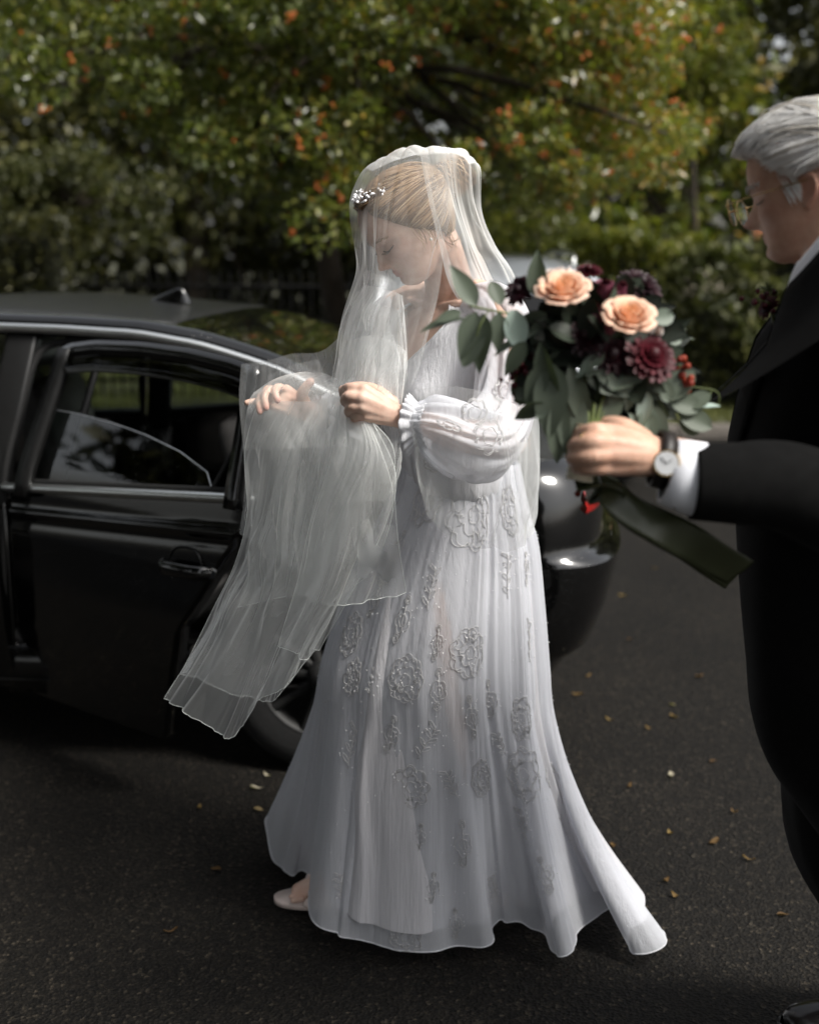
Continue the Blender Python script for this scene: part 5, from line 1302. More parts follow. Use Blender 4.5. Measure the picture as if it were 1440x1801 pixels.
# puff thrown over the reaching hand
veil_sheet([[(446, 690, 2.46), (480, 668, 2.48), (525, 655, 2.49), (568, 656, 2.48), (602, 672, 2.42)],
            [(438, 706, 2.38), (478, 682, 2.38), (525, 672, 2.39), (568, 676, 2.38), (604, 686, 2.35)],
            [(432, 735, 2.33), (475, 725, 2.30), (525, 716, 2.30), (570, 712, 2.31), (606, 704, 2.30)],
            [(428, 790, 2.34), (475, 790, 2.29), (535, 788, 2.27), (590, 780, 2.25), (640, 760, 2.24)]], 80, 130, 37, .009, (4, 7, 11), (.5, 1), 'tulle_thin', '')
# the long fall blown to the left of the hands: four layers
veil_sheet([[(455, 700, 2.47), (500, 705, 2.43), (550, 705, 2.40), (595, 695, 2.33), (632, 722, 2.27)],
            [(430, 790, 2.46), (480, 795, 2.38), (540, 795, 2.33), (600, 790, 2.27), (668, 790, 2.22)],
            [(434, 900, 2.46), (480, 905, 2.36), (540, 910, 2.30), (610, 910, 2.25), (690, 890, 2.20)],
            [(410, 995, 2.46), (465, 1015, 2.36), (520, 1025, 2.30), (585, 1015, 2.26), (655, 1000, 2.23)],
            [(352, 1110, 2.48), (415, 1125, 2.38), (470, 1122, 2.33), (535, 1100, 2.31), (600, 1060, 2.29)],
            [(285, 1229, 2.50), (335, 1256, 2.43), (404, 1302, 2.40), (470, 1222, 2.38), (560, 1140, 2.36)]], 150, 220, 38, .026, (4, 7, 11, 17), (.25, 1.0), edges='blr', drift=.05)
veil_sheet([[(560, 705, 2.41), (592, 695, 2.35), (620, 705, 2.30), (650, 735, 2.25)],
            [(500, 800, 2.40), (560, 805, 2.31), (620, 795, 2.24), (692, 788, 2.20)],
            [(465, 930, 2.42), (545, 935, 2.31), (625, 920, 2.22), (694, 868, 2.20)],
            [(440, 1000, 2.44), (525, 1005, 2.32), (600, 990, 2.24), (700, 950, 2.22)],
            [(420, 1068, 2.46), (515, 1048, 2.33), (600, 1056, 2.26), (714, 1040, 2.27)]], 110, 170, 39, .024, (3, 5, 9), (.3, 1.0), edges='br')
veil_sheet([[(470, 715, 2.52), (520, 720, 2.50), (575, 720, 2.46), (610, 705, 2.40)],
            [(445, 830, 2.54), (500, 830, 2.48), (560, 830, 2.42), (620, 830, 2.36)],
            [(440, 960, 2.56), (495, 965, 2.48), (555, 970, 2.40), (615, 970, 2.34)],
            [(395, 1060, 2.57), (455, 1070, 2.48), (520, 1075, 2.42), (585, 1060, 2.38)],
            [(330, 1180, 2.58), (400, 1205, 2.50), (480, 1232, 2.45), (528, 1165, 2.42)]], 110, 170, 40, .026, (4, 7, 12), (.3, 1.0), edges='bl')
veil_sheet([[(600, 692, 2.32), (622, 700, 2.28), (645, 722, 2.25)], [(575, 800, 2.28), (640, 795, 2.20), (695, 830, 2.19)], [(545, 920, 2.28), (610, 905, 2.19), (680, 915, 2.20)], [(520, 1030, 2.30), (568, 1040, 2.23), (625, 1030, 2.24)], [(490, 1135, 2.34), (530, 1150, 2.30), (562, 1142, 2.32)]], 100, 120, 41, .018, (3, 5, 8), (.3, 1.0), edges='br')
# the cloth that joins the face veil to the part held out by the hands
veil_sheet([[(600, 590, 2.45), (562, 618, 2.48), (512, 622, 2.51), (470, 634, 2.53), (424, 640, 2.55)], [(600, 650, 2.43), (560, 680, 2.46), (512, 690, 2.50), (462, 690, 2.53), (420, 700, 2.55)], [(604, 720, 2.38), (555, 760, 2.44), (505, 775, 2.48), (455, 780, 2.52), (426, 785, 2.54)], [(612, 830, 2.36), (560, 850, 2.42), (510, 860, 2.46), (462, 865, 2.50), (428, 870, 2.53)], [(600, 960, 2.36), (545, 975, 2.42), (495, 975, 2.47), (450, 960, 2.51), (420, 940, 2.54)]], 110, 170, 45, .018, (4, 7, 12), (.5, 1.0), 'tulle', '')
veil_sheet([[(560, 632, 2.50), (520, 640, 2.52), (470, 660, 2.54)], [(600, 730, 2.44), (540, 745, 2.48), (470, 750, 2.52)], [(640, 860, 2.34), (560, 870, 2.42), (480, 870, 2.50)], [(640, 980, 2.32), (550, 1000, 2.40), (470, 990, 2.50)]], 90, 150, 46, .018, (5, 8, 12), (.5, 1.0), 'tulle', '')
# gathered cloth over the breast and hands
veil_sheet([[(640, 500, 2.42), (665, 505, 2.38), (690, 512, 2.36), (708, 520, 2.36)], [(612, 560, 2.43), (650, 570, 2.35), (690, 575, 2.33), (714, 585, 2.33)], [(598, 640, 2.42), (635, 645, 2.33), (680, 650, 2.30), (716, 655, 2.31)], [(590, 700, 2.40), (625, 700, 2.31), (660, 705, 2.29), (705, 712, 2.29)]], 70, 110, 43, .014, (4, 6, 10), (.4, 1.0))
veil_sheet([[(630, 530, 2.45), (660, 535, 2.41), (700, 545, 2.38)], [(606, 600, 2.46), (650, 605, 2.38), (712, 610, 2.35)], [(594, 690, 2.44), (640, 695, 2.34), (706, 700, 2.31)]], 60, 110, 44, .014, (5, 8), (.4, 1.0))
veil_sheet([[(612, 600, 2.36), (650, 590, 2.33), (690, 600, 2.31), (716, 620, 2.31)], [(590, 690, 2.36), (630, 700, 2.29), (670, 705, 2.27), (705, 720, 2.28)], [(575, 780, 2.33), (620, 790, 2.25), (665, 800, 2.23), (700, 800, 2.25)], [(560, 880, 2.32), (615, 885, 2.24), (655, 880, 2.23), (692, 862, 2.24)]], 60, 90, 42, .016, (4, 7, 11), (.6, 1.0))
# ================================================================== the man in the tailcoat
man = thing('person', 'white haired man in black tailcoat and glasses holding out the bouquet', 'person', (.75, 1.95, 0))
HM = Head(.205, P(1356, 456, 1.86), R(-29), R(15), True)
MF = nrm(np.array([-.966, .26, 0])); ML = np.cross(UZ, MF)
NB = HM.w([-.20, 0, -.12])
SHl = np.array([.715, 1.735, 1.46]); SHr = np.array([.80, 2.10, 1.46])
ELm = np.array([.66, 1.605, 1.255]); WRm = P(1172, 806, 1.615)
mb = MB(); v, f = head_close(HM.g); mb.add(HM.w(v), f); ear(mb, HM, 1, 1.08); ear(mb, HM, -1, 1.08)
mb.tube(cr([HM.w([-.10, 0, .34]), HM.w([-.13, 0, .14]), NB, NB + UZ * -.06 + MF * -.01], 12), np.linspace(.060, .070, 12), 18)
mb.tube(cr([HM.w([.18, 0, .060]), HM.w([.05, 0, .04]), HM.w([-.08, 0, -.06]), HM.w([-.10, 0, -.16])], 10), np.linspace(.018, .050, 10), 12)       # slack under the chin
for sx in (): mb.ell(HM.w([.17, sx * .20, .14]), (.05, .022, .034), HM.B)                                                                          # jowls
TCm = np.array([.735, 1.92, 0])
mb.tube(cr([NB + UZ * -.03, TCm + UZ * 1.38, TCm + UZ * 1.2, TCm + UZ * 1.0, TCm + UZ * .9], 14), np.interp(np.linspace(0, 1, 14), [0, .12, .3, 1], [.07, .10, .13, .13]), 18)
for S_ in (SHl, SHr): mb.tube([NB + UZ * -.06, S_], [.06, .055], 12)
mb.tube(cr([SHl, (SHl + ELm) / 2, ELm], 10), np.linspace(.052, .043, 10), 12); mb.tube(cr([ELm, (ELm + WRm) / 2, WRm], 12), np.linspace(.045, .031, 12), 14)
ERm = np.array([.93, 2.18, 1.17]); mb.tube(cr([SHr, ERm, np.array([.90, 2.1, .95])], 12), np.linspace(.052, .035, 12), 12)
FR = G(1512, 1782, .05); FL = np.array([1.03, 1.72, .05]); KR = np.array([.82, 2.11, .50]); KL = np.array([.83, 1.80, .52])
for a_, k_, ft in ((TCm + np.array([.02, .08, .92]), KR, FR), (TCm + np.array([.03, -.09, .92]), KL, FL)):
    mb.tube(cr([a_, k_, ft + np.array([.08, .01, .10])], 16), np.interp(np.linspace(0, 1, 16), [0, .5, .7, 1], [.09, .058, .054, .04]), 12); mb.tube([ft + [.08, .01, .09], ft + [.02, 0, .0]], [.04, .030], 10)
# hand: four fingers closed round the stems, back of the hand to the camera
km = [P(1072, 762, 1.60), P(1076, 780, 1.585), P(1078, 800, 1.580), P(1080, 820, 1.585)]
for k_, r0 in zip(km, (.0155, .016, .016, .0145)): mb.tube(cr([WRm, WRm * .5 + k_ * .5 + np.array([0, -.008, .002]), k_], 8), np.linspace(.024, r0, 8), 10)
mb.ell(WRm * .42 + (km[1] + km[2]) * .29 + np.array([0, .012, 0]), (.046, .020, .034), basis(nrm(km[1] - WRm), nrm(np.cross(UZ, km[1] - WRm)), UZ))
finger(mb, [km[0], P(1046, 757, 1.590), P(1022, 764, 1.615), P(1016, 770, 1.650)], .0130, .0098)
finger(mb, [km[1], P(1044, 776, 1.572), P(1014, 783, 1.592), P(1008, 786, 1.635)], .0134, .0100)
finger(mb, [km[2], P(1042, 802, 1.570), P(1012, 806, 1.590), P(1006, 806, 1.635)], .0132, .0098)
finger(mb, [km[3], P(1050, 823, 1.578), P(1020, 823, 1.595), P(1012, 822, 1.635)], .0118, .0088)
finger(mb, [P(1130, 775, 1.625), P(1095, 752, 1.63), P(1062, 748, 1.655), P(1036, 760, 1.67)], .0170, .0108)
me, co = remeshed('body', mb, .0032, 3, .45)
set_red(me, co, [(HM.w([.39, 0, .232]), .014, .45), (HM.w([.39, 0, .190]), .014, .45), (HM.w([.385, .05, .205]), .012, .35), (HM.w([.50, 0, .33]), .020, .40), (HM.w([.28, .24, .36]), .040, .30), (HM.w([-.07, .37, .45]), .035, .35), (km[0], .014, .3), (km[1], .014, .3), (km[2], .014, .3), (km[3], .014, .3)])
link_mesh('body', me, M['skin_m'], man)
# ---- white hair swept back and over the ear
def mline(phi):
    a = abs((phi + np.pi) % (2 * np.pi) - np.pi)
    return float(np.interp(a, [0, .45, .75, .95, 1.15, 1.35, 1.6, 1.85, 2.2, 3.15], [.80, .79, .77, .70, .60, .545, .575, .50, .22, .16]))
g = hair_cap(HM, lambda ph, q, z: .006 + (.032 + .050 * max(0, math.cos(ph)) ** 1.4) * min(1, q * 5) + .008 * math.sin(ph * 7 + 2 * z * 6) * min(1, q * 5), mline)
mb = MB(); v, f = gridmesh(g, True); f.append(tuple(range(len(v) - 72, len(v)))); mb.add(v, f, a=.55)
cv = []; cv2 = []; rr = np.random.default_rng(15)
for k in range(2300):
    ph = rr.uniform(-2.2, 2.2); zl = mline(ph) + rr.uniform(0, .22) * (rr.uniform() < .75); up0 = .040 + .050 * max(0, math.cos(ph)) ** 1.4 + rr.uniform(-.008, .030) * (1.0 if rr.uniform() < .8 else 1.7)
    pts = [HM.surf(ph, zl, .010 if rr.uniform() < .6 else up0)]
    sd = math.copysign(1, ph); end = sd * rr.uniform(2.2, 3.0); ze = rr.uniform(.50, .74) if abs(ph) > .5 else rr.uniform(.55, .92)
    if 1.2 < abs(ph) < 1.9: zl = max(zl, .575); ze = rr.uniform(.56, .70)
    for t in (.12, .28, .46, .64, .82, 1):
        pp = ph + (end - ph) * t ** 1.1; z = zl + (ze - zl) * t + .16 * math.sin(math.pi * t) * (1 if abs(ph) < .9 else .35); z = min(z, .975)
        pts.append(HM.surf(pp, z, up0 * (1 - .15 * t) + .007 * math.sin(7 * t + k)))
    cv.append([HM.w(p) for p in pts])
strands(mb, cv, .0012, 14, 3)
# darker hair behind the ear and sideburn
for k in range(330):
    ph = rr.uniform(1.78, 2.8); zl = rr.uniform(.36, .62); pts = []
    for t in (0, .3, .6, 1): pts.append(HM.surf(ph + .38 * t, max(zl - .30 * t, .10) + .03 * math.sin(3 * t + k), .045 + .02 * math.sin(2.4 * t)))
    cv2.append([HM.w(p) for p in pts])
strands(mb, cv2, .0018, 9, 4, a=.0)
cv3 = []
for k in range(40):
    ph = rr.uniform(1.10, 1.30); zl = rr.uniform(.50, .62); cv3.append([HM.w(HM.surf(ph + .10 * t, zl - .13 * t, .012 + .008 * math.sin(3 * t))) for t in (0, .35, .7, 1)])
strands(mb, cv3, .0006, 6, 5, a=.35)
obj('hair', mb, M['hair_white'], man)
for sd in (1, -1):
    mb = MB(); cv = []
    for k in range(60):
        q = rr.uniform(); ph = sd * (.22 + .52 * q); z = .562 + .02 * math.sin(q * 2.4) + rr.normal() * .009
        cv.append([HM.w(HM.surf(ph, z, .012)), HM.w(HM.surf(ph + sd * .05, z + .012, .030)), HM.w(HM.surf(ph + sd * .10, z + .010, .034))])
    strands(mb, cv, .0006, 5, 6, a=.4); obj('eyebrow', mb, M['hair_white'], man)['kind'] = 'stuff'
for sd in (1, -1): obj('eyelashes', MB().tube([HM.w(HM.surf(sd * q, .476 - .012 * math.sin((q - .22) / .46 * math.pi), .014)) for q in np.linspace(.22, .68, 12)], .0011, 5, a=.3), M['hair_lash'], man)
# ---- glasses
gx = .56
gls = None; th = np.linspace(0, 2 * np.pi, 41)
def lensring(sd, k=1.0): return [HM.w([gx - .055 * abs(math.cos(q)) * 0 - .02 * (.16 + .115 * math.cos(q)) / .3, sd * (.160 + .118 * k * math.copysign(abs(math.cos(q)) ** .85, math.cos(q))), .455 + .098 * k * math.copysign(abs(math.sin(q)) ** .85, math.sin(q))]) for q in th]
for sd in (1, -1):
    ring = MB().tube(lensring(sd), .0008, 6)
    if gls is None: gls = obj('glasses', ring, M['gold'], man)
    else: obj('rim', ring, M['gold'], gls)
    pts = lensring(sd, .97)[:-1]; c = np.mean(pts, 0); mb = MB(); mb.add([c + nrm(HM.B[:, 0]) * .003] + pts, [(0, i + 1, (i + 1) % 40 + 1) for i in range(40)]); obj('lens', mb, M['lens'], gls)
    arm = [HM.w([gx - .02, sd * .285, .50]), HM.w([gx - .05, sd * .325, .505]), HM.w([.30, sd * .362, .510]), HM.w([.0, sd * .372, .515]), HM.w([-.07, sd * .365, .51]), HM.w([-.12, sd * .36, .45])]
    obj('temple', MB().tube(cr(arm, 24), .0011, 6, flat=.7).ell(arm[0], (.0025,) * 3, None, 8, 6), M['gold'], gls)
obj('bridge', MB().tube(cr([HM.w([gx, -.045, .47]), HM.w([gx + .015, 0, .495]), HM.w([gx, .045, .47])], 8), .0009, 6), M['gold'], gls)
FP = P(1401, 470, 1.80)
def collar_pt(q, b, a, h): return FP - MF * .075 + MF * (b * math.cos(q)) + ML * (a * math.sin(q)) + UZ * (.115 * min(1 - math.cos(q), .95) + h)
# ---- shirt: collar and the far cuff
rows = []
for z, a, b, dx in ((-.11, .078, .076, 0), (-.07, .076, .074, .002), (-.035, .075, .073, .006), (-.005, .075, .074, .010), (.004, .077, .077, .012), (-.012, .083, .083, .012), (-.04, .090, .090, .012)):
    th_ = np.linspace(0, 2 * np.pi, 48, endpoint=False)
    rows.append([collar_pt(q, b, a, z) for q in th_])
shirt = obj('shirt', MB().grid(np.array(rows), True), M['shirt'], man)
ax = nrm(ELm - WRm); n1 = nrm(np.cross(ax, UZ)); n2 = np.cross(n1, ax); rows = []
c0 = P(1174, 829, 1.60); c1 = P(1222, 842, 1.598); ax2 = nrm(c1 - c0)
n2 = nrm(UZ - ax2 * (UZ @ ax2)); n1 = np.cross(n2, ax2)
for q, rad_ in ((-.002, .036), (0, .0415), (.004, .0425), (.5, .0455), (1.0, .0475), (2.2, .046)):
    rows.append([c0 + (c1 - c0) * q + n2 * (rad_ * 1.08 * math.cos(t)) + n1 * (rad_ * .92 * math.sin(t)) for t in np.linspace(0, 2 * np.pi, 40, endpoint=False)])
obj('shirt_cuff', MB().grid(np.array(rows), True), M['shirt'], shirt)
obj('cuff_link', MB().ell(c0 + (c1 - c0) * .55 - n2 * .040 - n1 * .016, (.006, .005, .006)), M['gold'], shirt)
# ---- tailcoat
ctab = [(1.545, .690, .062, .075), (1.525, .705, .085, .105), (1.50, .715, .112, .165), (1.465, .725, .150, .225), (1.42, .735, .172, .238), (1.36, .745, .196, .235), (1.28, .752, .214, .225), (1.20, .762, .218, .205), (1.10, .772, .218, .195), (1.0, .785, .218, .19), (.90, .80, .218, .19), (.80, .82, .216, .19), (.72, .845, .208, .185), (.64, .885, .19, .175), (.56, .925, .17, .16), (.47, .965, .145, .145)]
th_ = np.linspace(0, 2 * np.pi, 90, endpoint=False); rows = []
for z, xc, b, a in ctab:
    ex = 2 / 2.3; cx_ = np.sign(np.cos(th_)) * np.abs(np.cos(th_)) ** ex; sy_ = np.sign(np.sin(th_)) * np.abs(np.sin(th_)) ** ex
    rows.append(np.array([xc, 1.93 + (.03 if z < .9 else 0), z]) + (b * cx_)[:, None] * MF + (a * sy_)[:, None] * ML)
g = cr(np.array(rows), 90); nn = gnormals(g); ctr_ = g.mean(1, keepdims=True)
if np.sum(nn * (g - ctr_)) < 0: nn = -nn
uu = np.linspace(0, 1, 90, endpoint=False)[None]; vv = np.linspace(0, 1, 90)[:, None]
g = g + nn * (.006 * wave(uu + .2 * vv, 51, (3, 5, 9), (1, .8, .5)) * np.clip(vv * 3, 0, 1) + .003 * np.sin(vv * 40 + 6 * np.sin(uu * 12)) * np.exp(-((vv - .2) / .1) ** 2))[..., None]
coat = obj('tailcoat', MB().grid(g, True), M['wool'], man); solid(coat, .006, 0)
# lapels, rolled open
for sd in (1, -1):
    rows = []
    for q in np.linspace(0, 1, 16):
        z = 1.53 - .36 * q; b = np.interp(z, [t[0] for t in ctab][::-1], [t[2] for t in ctab][::-1]); xc = np.interp(z, [t[0] for t in ctab][::-1], [t[1] for t in ctab][::-1])
        wdt = (.075 * math.sin(math.pi * min(1, q * .75 + .22)) ** .8 + .004); c = np.array([xc, 1.93, z])
        rows.append([c + MF * (b * math.sqrt(max(.02, 1 - (y / .24) ** 2)) + .012) + ML * sd * y for y in np.linspace(.025 + .02 * (1 - q), .025 + .02 * (1 - q) + wdt, 6)])
    o = obj('lapel', MB().grid(np.array(rows)), M['wool'], coat); solid(o, .004, 0)
rows = []
for z, r0 in ((-.060, .080), (-.030, .0815), (-.024, .086), (-.045, .094), (-.085, .112), (-.13, .15), (-.17, .19)):
    rows.append([collar_pt(t, r0, r0 * 1.05, z - (.03 * max(0, math.cos(t)) if z < -.05 else 0)) for t in np.linspace(R(8), R(352), 60)])
obj('coat_collar', MB().grid(np.array(rows)), M['wool'], coat)
def coat_sleeve(pts, rad, seed, name='coat_sleeve'):
    pts = cr(pts, 60); rad = cr(np.asarray(rad, float)[:, None], 60)[:, 0]; t, n_, b_ = frames(pts); th2 = np.linspace(0, 2 * np.pi, 56, endpoint=False); q = np.linspace(0, 1, 60)[:, None]
    w = wave(th2[None] / 6.283 + q * .9, seed, (2, 3, 5), (1, .8, .5), .5) * .006 * np.exp(-((q - .45) / .25) ** 2) + .004 * np.sin(q * 55 + 3 * np.sin(th2[None])) * np.exp(-((q - .48) / .14) ** 2)
    g_ = pts[:, None] + (n_[:, None] * np.cos(th2)[None, :, None] + b_[:, None] * np.sin(th2)[None, :, None]) * (rad[:, None] + w)[..., None]
    o = obj(name, MB().grid(g_, True), M['wool'], coat); solid(o, .004, -1)
CU = P(1216, 847, 1.598)
coat_sleeve([SHl + np.array([.02, .03, .005]), SHl + np.array([-.01, -.01, -.05]), (SHl + ELm) / 2, ELm + np.array([.035, -.005, -.01]), ELm + np.array([-.03, -.002, -.012]), P(1380, 856, 1.598), P(1290, 850, 1.595), CU], [.075, .082, .074, .070, .070, .062, .056, .0525], 61)
coat_sleeve([SHr + np.array([0, -.03, .005]), SHr, ERm, np.array([.92, 2.12, .98])], [.07, .08, .066, .055], 62)
mb = MB()
for k in range(4): mb.ell(P(1262 + k * 9, 885 - k * 1.0, 1.556), (.0045, .002, .0045))
obj('sleeve_button', mb, M['plastic'], coat)
# ---- trousers and shoes
for a_, k_, ft in ((TCm + np.array([.02, .08, .90]), KR, FR), (TCm + np.array([.05, -.09, .90]), KL, FL)):
    pts = cr([a_, a_ * .5 + k_ * .5, k_, k_ * .45 + ft * .55 + np.array([.035, .005, .06]), ft + np.array([.070, .01, .060]), ft + np.array([.055, .01, .020])], 60)
    rad_ = np.interp(np.linspace(0, 1, 60), [0, .3, .5, .75, 1], [.115, .098, .088, .080, .082]); t, n_, b_ = frames(pts); th2 = np.linspace(0, 2 * np.pi, 48, endpoint=False); q = np.linspace(0, 1, 60)[:, None]
    w = .007 * wave(th2[None] / 6.283 + .3 * q, 71, (2, 3, 5), (1, .8, .5), .5) + .006 * np.sin(q * 60 + 2 * np.sin(th2[None] * 2)) * np.exp(-((q - .93) / .07) ** 2)
    g_ = pts[:, None] + (n_[:, None] * np.cos(th2)[None, :, None] + b_[:, None] * np.sin(th2)[None, :, None]) * (rad_[:, None] + w)[..., None]
    obj('trouser_leg', MB().grid(g_, True), M['trouser'], man)
    rows = []
    for x, hw, z1 in ((.135, .012, .05), (.125, .032, .085), (.09, .038, .10), (.05, .040, .098), (.0, .042, .080), (-.06, .048, .062), (-.11, .048, .055), (-.145, .036, .045), (-.160, .012, .03)):
        rows.append([ft + np.array([x, hw * math.cos(t), -.036 + (z1 + .0) * max(0, math.sin(t)) ** .8 - .006 * max(0, -math.sin(t))]) for t in np.linspace(0, 2 * np.pi, 24, endpoint=False)])
    sh = obj('shoe', MB().grid(cr(np.array(rows), 30), True), M['shoe'], man)
    rows = []
    for x, hw in ((.137, .016), (.12, .038), (.06, .043), (.0, .045), (-.06, .052), (-.12, .050), (-.155, .034), (-.168, .010)):
        rows.append([ft + np.array([x, s_ * hw, z]) for s_, z in ((-1, -.032), (-1, -.048), (1, -.048), (1, -.032))])
    obj('sole', MB().grid(cr(np.array(rows), 24), True), M['plastic'], sh)
# ---- watch and ring
wc = P(1157, 810, 1.575); axw = nrm(WRm - ELm); nf = nrm(np.array([-.35, -.93, .12])); nf = nrm(nf - axw * (nf @ axw)); up_ = np.cross(axw, nf)
cw = P(1163, 808, 1.612); rows = []
for o_ in (-.010, .010): rows.append([cw + axw * -o_ + nf * (.0375 * math.cos(t)) + up_ * (.0385 * math.sin(t)) for t in np.linspace(0, 2 * np.pi, 40, endpoint=False)])
watch = obj('wrist_watch', MB().grid(np.array(rows), True), M['strap'], man); solid(watch, .003, 0)
fc = cw + nf * .040 + axw * .0
nfv = nrm(nf + np.array([-.35, -.1, .1])); ux = nrm(axw - nfv * (axw @ nfv)); uy = np.cross(ux, nfv)
def disc(c, r0, h_, mat, name, par, n=36):
    a_ = [c + ux * (r0 * math.cos(t)) + uy * (r0 * math.sin(t)) for t in np.linspace(0, 2 * np.pi, n, endpoint=False)]
    b_ = [p + nfv * h_ for p in a_]; mb = MB(); mb.add(a_ + b_, [tuple(range(n - 1, -1, -1)), tuple(range(n, 2 * n))] + [(i, (i + 1) % n, n + (i + 1) % n, n + i) for i in range(n)]); return obj(name, mb, mat, par, smooth=False)
disc(fc - nfv * .004, .0178, .0085, M['gold'], 'case', watch); disc(fc + nfv * .0047, .0155, .0008, M['dial'], 'dial', watch)
mb = MB()
for an, L in ((.6, .011), (2.4, .008)): mb.tube([fc + nfv * .0062, fc + nfv * .0062 + ux * (L * math.cos(an)) + uy * (L * math.sin(an))], .0005, 4)
obj('watch_hand', mb, M['strap'], watch)
rc = P(1030, 779, 1.581); ra = nrm(P(1044, 776, 1.572) - P(1014, 783, 1.592)); r1 = nrm(np.cross(ra, UZ)); r2_ = np.cross(ra, r1)
rows = [[rc + ra * o_ + r1 * (.0128 * math.cos(t)) + r2_ * (.0128 * math.sin(t)) for t in np.linspace(0, 2 * np.pi, 30, endpoint=False)] for o_ in (-.0025, .0025)]
rg = obj('wedding_ring', MB().grid(np.array(rows), True), M['gold'], man); solid(rg, .0015, 0)
# ================================================================== the bouquet
bq = thing('bouquet', 'bridal bouquet of peach roses, burgundy dahlias and eucalyptus held out by the man', 'bouquet', P(1040, 800, 1.68))
BYD = 1.70
def fr3(d, roll=0.0):
    d = nrm(d); a = np.array([0, 0, 1.0]) if abs(d[2]) < .9 else np.array([1.0, 0, 0]); x = nrm(np.cross(a, d)); y = np.cross(d, x)
    return basis(math.cos(roll) * x + math.sin(roll) * y, math.cos(roll) * y - math.sin(roll) * x, d)
def petal_grid(w, h, open_, curl, r0, nu=9, nv=8, tip=.10, seed=0):
    """cupped petal rising along +z from radius r0, bulging along +x"""
    rr = np.random.default_rng(seed); rows = []
    for q in np.linspace(0, 1, nv):
        half = w * (.35 + .65 * math.sin(math.pi * min(1, .12 + q * .78)) ** .7); row = []
        for u in np.linspace(-1, 1, nu):
            a = u * half / max(r0 + open_ * q, .006); a = max(-1.9, min(1.9, a)); rr_ = r0 + open_ * q ** 1.3 + curl * max(0, q - .68) ** 2 * 9
            z = h * q * (1 - tip * u * u * q) - curl * 1.2 * max(0, q - .8) * 2
            row.append([rr_ * math.cos(a) + .0006 * rr.normal(), rr_ * math.sin(a), z])
        rows.append(row)
    return np.array(rows)
def rose(name, c, d, R0, mat, seed, layers):
    Bm = fr3(d, seed); par = None; rr = np.random.default_rng(seed)
    for li, (n, r0, op, h, w, curl) in enumerate(layers):
        for k in range(n):
            g_ = petal_grid(w * R0, h * R0, op * R0, curl * R0, r0 * R0, seed=seed * 50 + li * 9 + k); a = 2 * math.pi * (k / n) + li * .9 + rr.uniform(-.12, .12)
            g_ = g_ @ rotm((0, 0, 1), a).T; g_ = g_ @ Bm.T + c; tone = np.clip(li / (len(layers) - 1) * .9 + rr.uniform(-.12, .12), 0, 1)
            if par is None: par = obj(name, MB().grid(g_, a=tone), mat, bq); solid(par, .0008, 0)
            else: o = obj('petal', MB().grid(g_, a=tone), mat, par); solid(o, .0008, 0)
    return par
LR = [(3, .06, .02, .72, .20, .0), (3, .15, .05, .74, .28, .01), (4, .26, .10, .74, .34, .02), (5, .38, .20, .70, .42, .05), (5, .50, .34, .62, .50, .09), (6, .60, .42, .46, .54, .12)]
upd = np.array([-.10, -.55, .83])
rose('rose', P(990, 520, 1.66), upd, .035, M['peach'], 1, LR); rose('rose', P(1104, 566, 1.62), np.array([.05, -.60, .80]), .034, M['peach'], 2, LR)
rose('rose', P(975, 500, 1.72), np.array([-.3, -.1, .95]), .030, M['cream'], 3, LR)['label'] = 'pale cream rose behind the left peach rose'
def dahlia(name, c, d, R0, mat, seed, rings=5, per=13):
    Bm = fr3(d, seed * .7); mb = MB(); rr = np.random.default_rng(seed)
    for li in range(rings):
        el = .15 + li * .30; n = per - li; L = R0 * (1 - li * .12)
        for k in range(n):
            a = 2 * math.pi * k / n + li * .25 + rr.normal() * .06; dirn = np.array([math.cos(a) * math.cos(el), math.sin(a) * math.cos(el), math.sin(el) * .8]); sdw = np.array([-math.sin(a), math.cos(a), 0]); upv = np.cross(dirn, sdw); rows = []
            for q in np.linspace(0, 1, 5):
                w = L * .24 * math.sin(math.pi * (.15 + .80 * q)) ** .7; rows.append([dirn * L * q + sdw * w * u - upv * (.10 * L * q * q) + upv * abs(u) * w * .35 for u in (-1, 0, 1)])
            mb.grid(np.array(rows) @ Bm.T + c, a=rr.uniform())
    mb.ell(c + Bm[:, 2] * R0 * .25, (R0 * .28,) * 3, None, 10, 8, a=.2)
    return obj(name, mb, mat, bq)
dahlia('dahlia', P(1143, 628, 1.655), np.array([.30, -.75, .5]), .040, M['wine'], 4, 6, 19)
dahlia('dahlia', P(1124, 503, 1.74), np.array([.3, -.5, .8]), .036, M['black_red'], 5)['label'] = 'almost black dahlia at the top of the bouquet'
dahlia('dahlia', P(914, 512, 1.70), np.array([-.5, -.7, .5]), .025, M['black_red'], 6, 5, 12)['label'] = 'small almost black bloom at the left of the bouquet'
dahlia('dahlia', P(912, 652, 1.70), np.array([-.5, -.7, -.2]), .017, M['wine'], 7, 4, 10)
dahlia('dahlia', P(1028, 592, 1.66), np.array([-.1, -.8, .4]), .030, M['black_red'], 8); dahlia('dahlia', P(1075, 625, 1.665), np.array([.0, -.9, .3]), .036, M['black_red'], 12); dahlia('dahlia', P(1062, 478 + 30, 1.72), np.array([0, -.3, .9]), .026, M['plum'], 9)
dahlia('dahlia', P(1035, 478, 1.76), np.array([0, -.3, .95]), .022, M['wine'], 10)
